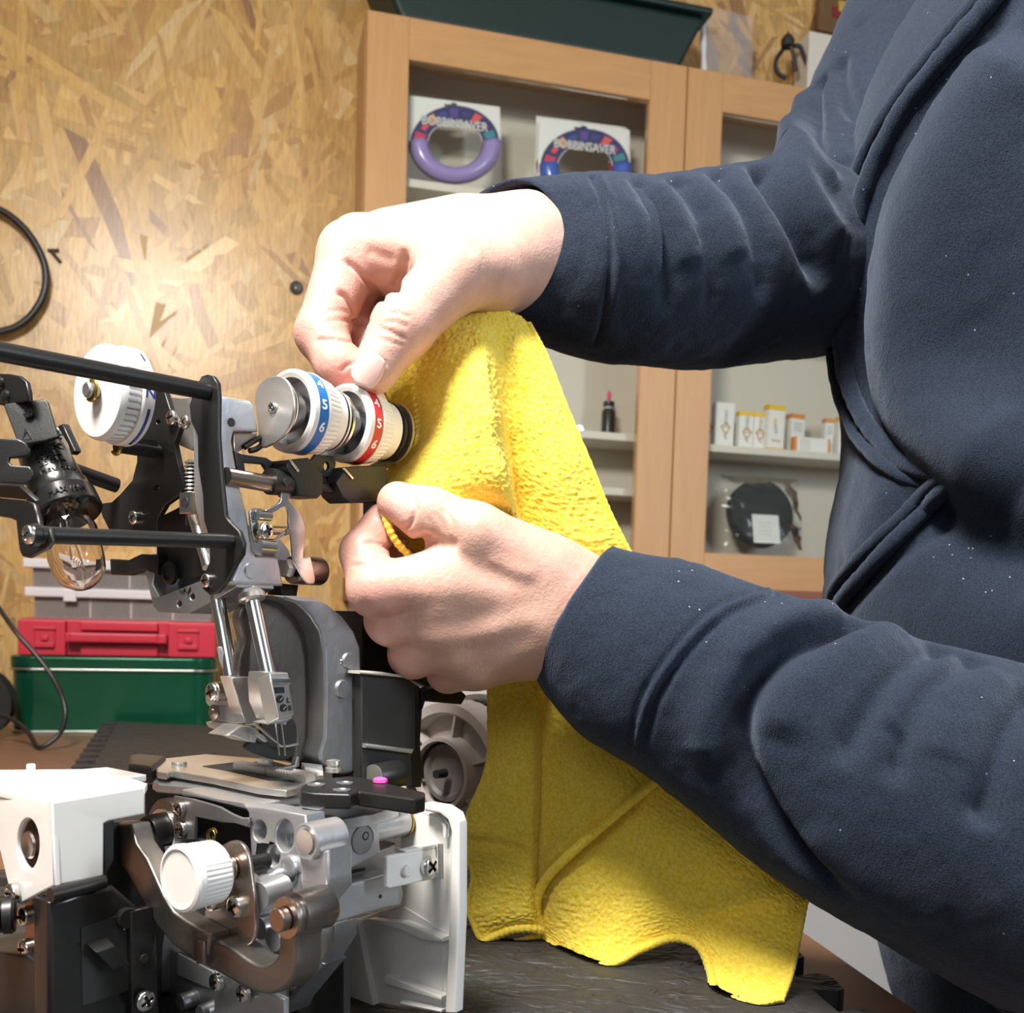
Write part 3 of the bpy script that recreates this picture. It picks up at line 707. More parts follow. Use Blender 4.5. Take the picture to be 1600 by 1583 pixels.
def organiser(z0, y_rim_mid, k0, k1, c0, label):
    mc = MATS.get('clear_plastic')
    if mc is None:
        mc = bpy.data.materials.new('clear_plastic'); mc.use_nodes = True; clear(mc, (.95, .92, .91), .15, .16, (.72, .66, .64)); MATS['clear_plastic'] = mc
    mr = mat('milky_rim', (.78, .74, .78), .35, Alpha=.85)
    zr = kz(170, y_rim_mid, c0)[1]
    t = empty('parts_organiser', KN((k0 + k1) / 2, c0 - .07, z0), label, 'box', 'clear organiser boxes stacked on the red case')
    z0 += .0006
    for (a, b, e, f_) in ((k0, k1, c0 - .002, c0), (k0, k0 + .002, cbk, c0 - .0021), (k1 - .002, k1, cbk, c0 - .0021), (k0, k1, cbk - .002, cbk)):
        kbox(MB(), a, b, e, f_, z0, zr - .0075).build('wall', mc, t)
    kbox(MB(), k0 + .0021, k1 - .0021, cbk + .0001, c0 - .0021, z0, z0 + .002).build('bottom', mc, t)
    for s in (.30, .53, .77): kbox(MB(), k0 + (k1 - k0) * s, k0 + (k1 - k0) * s + .0025, cbk + .001, c0 - .0025, z0 + .0021, zr - .008).build('divider', mr, t)
    L = kbox(MB(), k0 - .012, k1 + .012, cbk - .004, c0 + .010, zr - .007, zr + .007).build('lid', mr, t, bevel=.002)
    for s in (.2, .8): kbox(MB(), k0 + (k1 - k0) * s - .009, k0 + (k1 - k0) * s + .009, c0 + .0102, c0 + .013, zr - .013, zr + .004).build('clip', mr, L, bevel=.001)
    mi = [mat('part_a', (.30, .17, .10), .5), mat('part_b', (.35, .33, .35), .5), mat('part_c', (.2, .12, .08), .5)]
    for i in range(10):
        kk = k0 + (k1 - k0) * (.06 + .092 * i); MB().lathe(KN(kk, cbk + .05 + .03 * (i % 2), z0 + .0023), W_, [(0, .007), (.001, .0085), (.012 + .004 * (i % 3), .0085), (.013 + .004 * (i % 3), .006)], 12).build('stored_part', mi[i % 3], t)
    return zr + .007
ok0 = kz(54, 945, RC0 - .02)[0]; ok1 = kz(330, 945, RC0 - .02)[0]
oz = organiser(rz1, 928, ok0, ok1, RC0 - .02, 'clear plastic organiser box lying directly on the red case')
organiser(oz, 884, ok0 - .002, ok1 - .002, RC0 - .02, 'clear plastic organiser box on top of another organiser')

# ================================================================== cables and small wall things
m_cab = mat('cable_black', (.012, .012, .012), .35)
cw = C_WALL + .022
pts = [onplane(x, y, N_, cw) for x, y in ((-60, 322), (-20, 322), (12, 335), (42, 362), (64, 398), (72, 432), (66, 466), (46, 496), (18, 514), (-20, 520), (-60, 515))]
tag(MB().tube(catmull(pts, 6), .0062, 10).build('cable_loop', m_cab, None, 60), 'thick black cable loop hanging on the chipboard wall', 'cable')
dz_ = onplane(60, 1168, W_, .004); dd = (dz_ - CAM).dot(fwd)
pts = [P(x, y, dd + o) for x, y, o in ((-30, 905, .04), (-5, 945, .03), (25, 988, .02), (55, 1022, .02), (82, 1058, .02), (98, 1092, .02), (102, 1120, .015), (92, 1148, .01), (62, 1168, 0), (45, 1146, .02), (25, 1128, .04), (-8, 1114, .05), (-30, 1110, .06))]
tag(MB().tube(catmull(pts, 6), .0031, 8).build('thin_cable', m_cab, None, 60), 'thin black cable bending down onto the bench before the green tin', 'cable')
def bolt_ring():
    c = C_WALL + .0015; k, z = kz(463, 450, c); o = KN(k, c, z)
    t = empty('wall_washer', o, 'small dark washer with a bright screw fixed to the chipboard', 'washer')
    MB().lathe(o, N_, [(0, .0055), (0, .0118), (.003, .0118), (.004, .0095), (.003, .0055)], 24).build('ring', mat('rubber_dark', (.03, .025, .02), .5), t)
    MB().lathe(o, N_, [(0, .0052), (.002, .0048), (.003, .003), (.003, 0)], 16).build('screw_head', mat('brass_screw', (.6, .5, .35), .35, .8), t)
bolt_ring()
def wall_hook():
    c = C_WALL + .0015; q = lambda x, y: onplane(x / 2.7586, y / 2.7586, N_, c + .001)
    o = empty('wall_bracket', q(240, 1100), 'small dark metal bracket on the chipboard beside the cable loop', 'bracket')
    MB().tube([q(205, 1080), q(255, 1080)], .0032, 6).build('arm', mat('iron_dark', (.12, .08, .06), .5, .5), o)
    MB().tube([q(222, 1085), q(262, 1132)], .0032, 6).build('brace', mat('iron_dark', (.12, .08, .06), .5, .5), o)
wall_hook()
def orange_reel():
    p = onplane(2, 1165, W_, 0); r = .048; d = (p - CAM).dot(fwd); o = P(-38, 1088, d + .06); o.z = .0505
    t = empty('cable_reel', Vector((o.x, o.y, 0)), 'black reel with orange rim standing beside the green tin', 'reel')
    MB().lathe(o - N_ * .02, N_, [(0, .02), (0, .05), (.004, .05), (.004, .03), (.036, .03), (.036, .05), (.04, .05), (.04, .02)], 32).build('spool', m_cab, t)
    MB().lathe(o + N_ * .0202, N_, [(0, .012), (0, .03), (.006, .028), (.006, .012)], 24).build('orange_hub', mat('orange_plastic', (.8, .16, .03), .4), t)
orange_reel()
# ================================================================== the opened overlock sewing machine
def cA(px, py, d): return A_.dot(P(px, py, d))
def cB(px, py, d): return B_.dot(P(px, py, d))
def pA(px, py, c): return onplane(px, py, A_, c)
def pB(px, py, c): return onplane(px, py, B_, c)
def zA(k, x, y, c): (q,) = Z(k, (x, y)); return pA(q[0], q[1], c)
def zB_(k, x, y, c): (q,) = Z(k, (x, y)); return pB(q[0], q[1], c)
def zP(k, x, y, d): (q,) = Z(k, (x, y)); return P(q[0], q[1], d)
CA0 = cA(372, 900, .425); CB0 = cB(372, 900, .425)
m_blk = mat('machine_black', (.012, .012, .012), .38, bump=.15, bscale=1400, bdist=.0003, **{'Specular IOR Level': .45})
m_blkg = mat('socket_black', (.014, .014, .014), .22)
m_cast = mat('cast_zinc', (.52, .53, .55), .38, .75, var=.22, vscale=45, bump=.2, bscale=260, bdist=.0006)
m_castd = mat('cast_dark', (.30, .30, .31), .45, .8, var=.25, vscale=40, bump=.2, bscale=200, bdist=.0008)
m_castb = mat('cast_brown', (.20, .18, .165), .42, .85, var=.3, vscale=35, bump=.2, bscale=200, bdist=.0008); m_hous = mat('housing_dark', (.055, .054, .052), .45, .5, var=.3, vscale=40)
m_steel = mat('steel_brushed', (.66, .64, .61), .32, .85, var=.12, vscale=60)
m_chrome = mat('chrome', (.78, .77, .75), .2, 1)
m_screw = mat('screw_zinc', (.78, .78, .74), .22, 1)
m_brz = mat('steel_bronze', (.40, .33, .29), .28, 1)
m_arm = mat('forged_arm', (.27, .245, .225), .36, .95, var=.2, vscale=50, bump=.15, bscale=400, bdist=.0005)
m_wp = mat('white_plastic', (.80, .79, .76), .35); m_wr = mat('white_ribbed', (.78, .77, .75), .42)
m_blue = mat('scale_blue', (.015, .16, .48), .35); m_red = mat('scale_red', (.55, .03, .035), .35); m_wt = mat('numeral_white', (.85, .85, .85), .4)
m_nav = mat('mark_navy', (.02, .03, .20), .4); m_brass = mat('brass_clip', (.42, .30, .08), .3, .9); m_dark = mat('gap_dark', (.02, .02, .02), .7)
SM = empty('sewing_machine', Vector((P(420, 1300, .43).x, P(420, 1300, .43).y, MAT_T)), 'opened overlock sewing machine with white dials and bare metal works', 'sewing machine')

# ---- one cross-head screw mesh, shared
def screw_mesh():
    n, m_ = 56, 16; v = []; f = []; mi = []
    def incross(x, y): return (abs(x) < .15 and abs(y) < .66) or (abs(y) < .15 and abs(x) < .66)
    for j in range(m_ + 1):
        r = j / m_
        for k in range(n):
            a = 2 * math.pi * (k + .5) / n; x, y = r * math.cos(a), r * math.sin(a)
            v.append((x, y, .20 + .30 * max(0, 1 - r ** 2.4) ** .5 - (.34 if incross(x, y) and r < .7 else 0)))
    for j in range(m_):
        for k in range(n):
            k2 = (k + 1) % n; q = (j * n + k, j * n + k2, (j + 1) * n + k2, (j + 1) * n + k); f.append(q)
            cx = sum(v[i][0] for i in q) / 4; cy = sum(v[i][1] for i in q) / 4; mi.append(1 if incross(cx, cy) else 0)
    b0 = len(v)
    for k in range(n): a = 2 * math.pi * (k + .5) / n; v.append((math.cos(a), math.sin(a), -.25))
    for k in range(n): k2 = (k + 1) % n; f.append((m_ * n + k, m_ * n + k2, b0 + k2, b0 + k)); mi.append(0)
    me = bpy.data.meshes.new('screw'); me.from_pydata(v, [], f); me.update()
    me.polygons.foreach_set('material_index', mi)
    bm = bmesh.new(); bm.from_mesh(me); bmesh.ops.remove_doubles(bm, verts=bm.verts, dist=1e-4); bmesh.ops.recalc_face_normals(bm, faces=bm.faces); bm.to_mesh(me); bm.free()
    shade(me, 28); me['keep'] = 1; me.materials.append(m_screw); me.materials.append(mat('screw_recess', (.10, .09, .07), .4, .9)); return me
SCREW = screw_mesh()
def screw(p, ax, r, parent=None, spin=.4, name='screw', mt=None):
    o = bpy.data.objects.new(name, SCREW); COL.objects.link(o)
    ax = Vector(ax).normalized(); x, y, d = frame(ax)
    mm = Matrix((x, y, d)).transposed() @ Matrix.Rotation(spin, 3, 'Z')
    o.location = p; o.rotation_euler = mm.to_euler(); o.scale = (r, r, r)
    o.parent = parent or SM; o.matrix_parent_inverse = Matrix.Translation(-abs_loc(o.parent))
    return o
def sA(k, x, y, c, rpx, parent=None, off=.0, spin=.4):         # screw on a plane facing -A
    p = zA(k, x, y, c); d = (p - CAM).dot(fwd); return screw(p - A_ * off, -A_, rpx / ZONE[k][2] * d / F_PX, parent, spin)
def sB(k, x, y, c, rpx, parent=None, off=.0, spin=.4):
    p = zB_(k, x, y, c); d = (p - CAM).dot(fwd); return screw(p - B_ * off, -B_, rpx / ZONE[k][2] * d / F_PX, parent, spin)
def LA(name, k, pts, c, th, mt, parent=None, holes=(), bevel=.0004, sm=0):
    return slab(name, [Z(k, *pts)] + [Z(k, *h) for h in holes], A_, c, th, mt, parent or SM, bevel, sm)
def LB(name, k, pts, c, th, mt, parent=None, holes=(), bevel=.0004, sm=0):
    return slab(name, [Z(k, *pts)] + [Z(k, *h) for h in holes], B_, c, th, mt, parent or SM, bevel, sm)
def rpx(px, d): return px * d / F_PX
def lathe(name, o, ax, prof, mt, parent=None, seg=28, rad=None, smooth=35, q=1.0, ql=1.0):
    prof = [(t * ql, r * q) for t, r in prof]
    return MB().lathe(o, ax, prof, seg, None, rad).build(name, mt, parent or SM, smooth)

# ---- lamp cage: rods and black plates
def head_plates():
    cp = A_.dot(zB_(2, -52, 290, CB0)) - .003
    pl = [(1085, 345), (1105, 308), (1135, 298), (1168, 308), (1192, 345), (1197, 420), (1196, 640), (1212, 860), (1235, 1075), (1262, 1112), (1312, 1160), (1334, 1225), (1328, 1290), (1292, 1345), (1240, 1440), (1192, 1500), (1150, 1512), (1112, 1480), (1108, 1420), (1150, 1330), (1150, 1210), (1118, 1100), (1112, 960), (1086, 800), (1084, 640), (1048, 560), (1038, 470), (1060, 400)]
    LA('cage_plate', 1, pl, cp, .0022, m_blk, bevel=.0006)
    e1 = zA(1, 1140, 395, cp); s1 = pB(-60, 538, B_.dot(e1)); MB().tube([s1, e1], .0034, 20).build('cage_rod', m_blk, SM)
    e2 = zA(1, 1270, 1218, cp); s2 = pB(62, 836, B_.dot(e2)); MB().tube([s2, e2], .0029, 20).build('cage_rod', m_blk, SM)
    ax = (e2 - s2).normalized()
    lathe('rod_collar', s2 - ax * .003, ax, [(0, .002), (0, .0038), (.0022, .0038), (.0022, .002)], m_blk)
    screw(s2 - ax * .0035, -ax, .0032)
    # rear plate that carries the white stitch dial
    cr = cA(230, 760, .455)
    pr = [(830, 350), (905, 400), (930, 480), (985, 590), (955, 680), (975, 780), (1008, 900), (985, 960), (905, 1015), (862, 1090), (862, 1170), (600, 1160), (560, 1080), (540, 1010), (612, 1000), (660, 955), (725, 880), (750, 780), (752, 650), (735, 560)]
    LA('dial_plate', 1, pr, cr, .003, m_blk, holes=[circ(868, 562, 11, 11, 10), circ(858, 920, 14, 14, 10)], bevel=.0006)
    a = zA(1, 640, 910, cr); MB().tube([pB(95, 728, B_.dot(a)), a], .0034, 16).build('cage_rod', m_blk, SM)
    sA(1, 748, 1088, cr, 38, off=.001); sA(1, 956, 540, cr, 42, off=.001, spin=.1); sA(1, 1040, 565, cr, 38, off=.002, spin=.7)
    # light metal inlay between the plates
    LA('guide_plate', 1, [(905, 420), (1000, 430), (1080, 420), (1080, 640), (1060, 720), (985, 690), (960, 600)], cr + .008, .002, m_steel)
    # spring and needle thread guide post
    p = [zA(1, x, y, cr + .004) for x, y in ((1052, 770), (1045, 960))]
    ax = p[1] - p[0]; hp = []
    x_, y_, d_ = frame(ax)
    for i in range(9 * 12 + 1): t = i / (9 * 12); an = t * 9 * 2 * math.pi; hp.append(p[0] + ax * t + (x_ * math.cos(an) + y_ * math.sin(an)) * .0025)
    MB().tube(hp, .00045, 6).build('spring', m_steel, SM)
    MB().tube([p[0], p[1] + ax * .9], .0016, 14).build('spring_post', m_dark, SM)
    q = zA(1, 1060, 1010, cr + .001)
    MB().box(q, (A_, B_, W_), (.004, .0042, .0046)).build('clamp_block', m_chrome, SM, bevel=.0006)
    lathe('clamp_hole', q - A_ * .0042, A_, [(0, .0012), (0, .0023), (.0005, .0023), (.0005, .0012), (.0006, 0)], m_dark, seg=20)
    MB().tube([zA(1, 1065, 1060, cr + .004), zA(1, 1150, 1360, cr + .002)], .0029, 18).build('presser_rod', m_chrome, SM)
    # back mechanism seen between the plates
    LA('inner_bracket', 1, [(860, 1090), (1000, 1020), (1090, 1040), (1110, 1180), (1160, 1330), (1120, 1400), (1080, 1420), (900, 1420), (860, 1300)], cr + .012, .006, m_dark)
    lathe('eccentric', zA(1, 945, 1390, cr + .010), -A_, [(0, .012), (.004, .012), (.005, .010), (.0052, .0075), (.0035, .007), (.0035, 0)], m_blk, q=.45, ql=.5)
    LA('black_arm', 1, [(600, 1312), (700, 1318), (770, 1285), (860, 1290), (860, 1400), (780, 1370), (690, 1402), (605, 1400)], cr + .006, .006, m_blk, bevel=.001)
    return cr, cp, s2
CR, CPL, S2 = head_plates()
def head_casting():
    # -B face of the head: tall strip with an arm at the top and a block at the bottom
    pts = [(-52, 290), (150, 322), (178, 345), (190, 420), (206, 508), (60, 508), (48, 560), (62, 650), (100, 850), (132, 965), (160, 1120), (172, 1200), (190, 1238), (322, 1246), (352, 1418), (60, 1412), (45, 1380), (80, 1300), (0, 1100), (-40, 900)]
    LB('head_casting', 2, pts, CB0, .016, m_cast, bevel=.0012)
    lathe('casting_hole', zB_(2, 45, 452, CB0 - .0003), B_, [(0, .0018), (.0003, .0018), (.0003, 0)], m_dark, seg=16)
    lathe('boss', zB_(2, 168, 1325, CB0 - .0009), B_, [(0, 0), (0, .0033), (.0012, .0038)], m_cast)
    # -A side: lower web with two holes, and the curved left wall
    LA('head_web', 3, [(142, 205), (190, 212), (300, 165), (450, 108), (560, 40), (650, 30), (668, 148), (560, 215), (378, 312), (182, 302), (152, 262)], CA0 - .0008, .020, m_castd, holes=[circ(315, 252, 14, 22, 12), circ(396, 208, 15, 22, 12)], bevel=.0006)
    LA('head_wall', 3, [(95, -40), (150, -40), (160, 60), (150, 130), (192, 214), (150, 262), (130, 180), (104, 60)], CA0 + .004, .022, m_cast, bevel=.001)
    LA('inner_wall', 3, [(150, -60), (420, -60), (450, 110), (190, 212), (150, 130)], CA0 + .020, .003, m_castd)
    sA(3, 492, 108, CPL, 44, off=.0005, spin=.2)
    MB().tube([zA(3, x, y, CA0 - .0012) for x, y in ((318, 165), (345, 178), (350, 150), (372, 185), (385, 150))], .0004, 5).build('pen_mark', m_dark, SM)
    # underside plate
head_casting()
# ---- round dials on a shaft along A
def dial(px, py, d, r, col, numerals, name_lbl, ph):
    o = P(px, py, d); x, y, _ = frame(A_); s = r
    # o: centre of the numbered band's near edge
    t = MB().lathe(o, A_, [(0, s * .80), (-.0008, s * .90), (0, s * .99), (.0012, s), (.0022, s), (.0022, s * .985), (.0075, s * .985), (.0075, s), (.0085, s)], 64, cap=False).build('tension_dial', m_wp, SM, 30)
    t['label'] = name_lbl
    MB().lathe(o, A_, [(.0023, s * .986), (.0023, s * .992), (.0074, s * .992), (.0074, s * .986)], 64, cap=False).build('colour_band', col, t, 30)
    MB().lathe(o, A_, [(.0086, s * .96), (.0088, s * .985), (.016, s * .90), (.0165, s * .80)], 144, None, lambda i, k, r_: r_ * (1 - (.028 if k % 3 == 0 and i in (1, 2) else 0))).build('grip_ring', m_wr, t, 20)
    MB().lathe(o, A_, [(.0165, s * .80), (.024, s * .76), (.0245, s * .70), (.0245, .002)], 48).build('hub', m_wp, t, 30)
    # recessed cup and spring washers in front
    MB().lathe(o, A_, [(0, s * .80), (.006, s * .78), (.0062, .003)], 48, cap=False).build('cup', m_castd, t, 30)
    MB().lathe(o, A_, [(.0041, .003), (.003, s * .45), (-.003, s * .62), (-.0045, s * .66), (-.005, s * .66), (-.0045, s * .60)], 40).build('disc', m_chrome, t, 30)
    MB().lathe(o, A_, [(-.0055, .003), (-.0058, s * .58), (-.0065, s * .68), (-.0072, s * .68), (-.0075, s * .60), (-.0076, .003)], 40).build('disc', m_brz, t, 30)
    dbl = -A_.cross(W_)                                        # points along +B or -B around the rim
    for i, nchar in enumerate(numerals):
        a = R_(ph - 31 * i); rad_ = (-B_ * math.cos(a) + W_ * math.sin(a)); tang = (B_ * math.sin(a) + W_ * math.cos(a))
        text_mesh('numeral', nchar, o + A_ * .0049 + rad_ * (s * .9935), A_, tang, .0058, .00015, m_wt, t, bold=.00012)
    return o
RB = .0178
ob = P(462, 642, .440)
dial_b = dial(451, 642, .440, RB, m_blue, '456', 'white tension dial with a blue numbered band', 36)
dr_o = Vector(dial_b) + A_ * .0305
def cam_px(p):
    q = p - CAM; d = q.dot(fwd); return CX + F_PX * q.dot(RT) / d, CY - F_PX * q.dot(UP) / d, d
rx_, ry_, rd_ = cam_px(dr_o)
rdx = 538; ob2 = pB(rdx, 661, B_.dot(dial_b)); q2 = cam_px(ob2)
dial_r = dial(q2[0], q2[1], q2[2], RB, m_red, '3456', 'white tension dial with a red numbered band', 58)
def dial_plates():
    # flat metal end plates with downward tabs
    c1 = A_.dot(dial_b) - .0125
    pl = [(182, 330), (190, 260), (230, 205), (290, 178), (350, 190), (395, 250), (410, 340), (400, 430), (372, 500), (330, 545), (240, 600), (205, 585), (198, 480)]
    o = LA('dial_end_plate', 2, pl, c1, .0016, m_steel, bevel=.0005, sm=1)
    sA(2, 288, 368, c1, 33, off=.0002, spin=.9)
    c2 = A_.dot(dial_r) - .0058
    p = Vector(dial_r) - A_ * .0062; MB().lathe(p, A_, [(0, .002), (0, .0128), (.0012, .0128), (.0012, .002)], 40).build('spacer_plate', m_chrome, SM)
    MB().lathe(p - A_ * .004, A_, [(0, .002), (0, .0138), (.0010, .0138), (.0010, .0115), (.0035, .0118), (.0035, .002)], 40).build('spacer_plate', m_blk, SM)
    p = Vector(dial_r) + A_ * .0255; MB().lathe(p, A_, [(0, .002), (0, .0138), (.0015, .0138), (.0015, .002)], 40).build('spacer_plate', m_blk, SM)
    p = Vector(dial_r) + A_ * .0300; MB().lathe(p, A_, [(0, .002), (0, .0142), (.0014, .0142), (.0014, .002)], 40).build('spacer_plate', m_steel, SM)
    MB().tube([Vector(dial_b) - A_ * .012, Vector(dial_r) + A_ * .05], .003, 16).build('dial_shaft', m_steel, SM)
    # tabs under the dials
    for (x, y) in ((590, 610), (935, 650)):
        LB('tab', 2, [(x - 80, y + 60), (x + 150, y - 70), (x + 165, y - 30), (x + 60, y + 60), (x - 60, y + 110)], CB0 + .006, .0012, m_steel)
    # black rail, collars and blocks below the dials
    cr_ = B_.dot(dial_b) - .001
    a = zB_(2, 60, 775, cr_); b = zB_(2, 270, 815, cr_)
    MB().tube([a - A_ * .004, b], .0036, 20).build('bronze_shaft', m_brz, SM)
    b = zB_(2, 265, 800, cr_); e = zB_(2, 400, 812, cr_); MB().tube([b, e], .0056, 24).build('collar', m_blk, SM)
    MB().tube([e, e + A_ * .050], .0024, 16).build('rail', m_blk, SM)
    lathe('collar_hole', zB_(2, 368, 805, cr_ - .0056), -B_, [(-.001, .0017), (.0004, .0017), (.0004, 0)], m_dark, seg=14)
    LB('rail_block', 2, [(365, 720), (380, 672), (500, 660), (585, 760), (585, 870), (555, 900), (440, 885), (420, 800)], cr_ - .006, .014, m_blk, bevel=.0008)
    LB('rail_block', 2, [(660, 810), (720, 715), (960, 700), (975, 920), (740, 925), (700, 890)], cr_ - .006, .014, m_blk, bevel=.0008)
    LB('rail_tab', 2, [(500, 700), (540, 640), (640, 650), (662, 690), (640, 780), (580, 775)], cr_ + .002, .002, m_blk, holes=[circ(605, 712, 16, 24, 10)])
    LB('rail_bracket', 2, [(60, 620), (110, 640), (250, 660), (300, 690), (300, 740), (280, 820), (255, 740), (230, 700), (120, 690), (130, 760), (80, 740)], cr_ + .004, .002, m_blk)
    LB('thin_lip', 2, [(385, 675), (398, 672), (448, 738), (438, 746)], cr_ - .0068, .0006, m_chrome); LB('thin_lip', 2, [(700, 722), (712, 718), (768, 780), (758, 788)], cr_ - .0068, .0006, m_chrome)
    LB('dark_block', 2, [(55, 510), (205, 515), (150, 590), (60, 640)], CB0 + .004, .008, m_brz)
    MB().tube(catmull([zB_(2, x, y, CB0 + .003) for x, y in ((120, 600), (180, 560), (215, 545), (225, 580), (190, 610), (150, 620))], 5), .0012, 8).build('coil_end', m_blk, SM)
    # pillar to the right behind
    LA('black_pillar', 0, [(566, 780), (600, 770), (622, 770), (622, 1050), (566, 1047)], cA(585, 900, .52), .008, m_blk, bevel=.001)
dial_plates()
# ---- white stitch dial on the rear plate
def stitch_dial():
    c = P(152, 612, .418); r = .0195
    t = MB().lathe(c, A_, [(0, .003), (0, r * .93), (.0012, r * .985), (.0024, r)], 64).build('stitch_dial', m_wp, SM, 30); t['label'] = 'white stitch dial with fluted rim and a blue mark'
    MB().lathe(c, A_, [(.0024, r), (.0032, r * 1.0), (.0078, r * .985), (.0086, r * .96)], 132, None, lambda i, k, rr: rr * (1 - (.075 if k % 3 == 0 and i in (1, 2) else 0))).build('fluted_rim', m_wr, t, 20)
    MB().lathe(c, A_, [(.0086, r * .9), (.0087, r * 1.02), (.0093, r * 1.04), (.0138, r * 1.04), (.0145, r * .98), (.0145, .003)], 64).build('scale_ring', m_wp, t, 30)
    for a, ch, rot in ((-2, 'N', 0), (44, 'I', 0)):
        a = R_(a); rad_ = -B_ * math.cos(a) + W_ * math.sin(a); tang = B_ * math.sin(a) + W_ * math.cos(a)
        text_mesh('numeral', ch, c + A_ * .0116 + rad_ * (r * 1.0415), A_, tang, .0062, .0001, m_nav, t, bold=.0001)
    pts = [c + A_ * .0116 + (-B_ * math.cos(R_(a)) + W_ * math.sin(R_(a))) * (r * 1.038) for a in range(-20, -78, -4)]
    MB().tube(pts, .0007, 6).build('scale_mark', m_nav, t)
    ax = c - A_ * .0005; lathe('spindle', ax, -A_, [(0, .0033), (.004, .0032), (.0046, .0026), (.0046, 0)], m_castd, t, 20)
    pts = [ax - A_ * .002 + (-B_ * math.cos(R_(a)) + W_ * math.sin(R_(a))) * .0040 for a in range(-130, 110, 15)]
    MB().tube(pts, .0008, 8).build('spring_clip', m_brass, t)
    q = zA(1, 640, 690, cA(185, 690, .43))
    MB().tube([q, q + A_ * .02], .003, 14).build('dial_pin', m_blk, SM)
    pts = [q + (-B_ * math.cos(R_(a)) + W_ * math.sin(R_(a))) * .0036 for a in range(-140, 60, 15)]
    MB().tube(pts, .0008, 8).build('spring_clip', m_brass, SM)
    LA('pin_block', 1, [(655, 655), (750, 645), (755, 705), (660, 710)], cA(200, 690, .44), .01, m_blk)
stitch_dial()
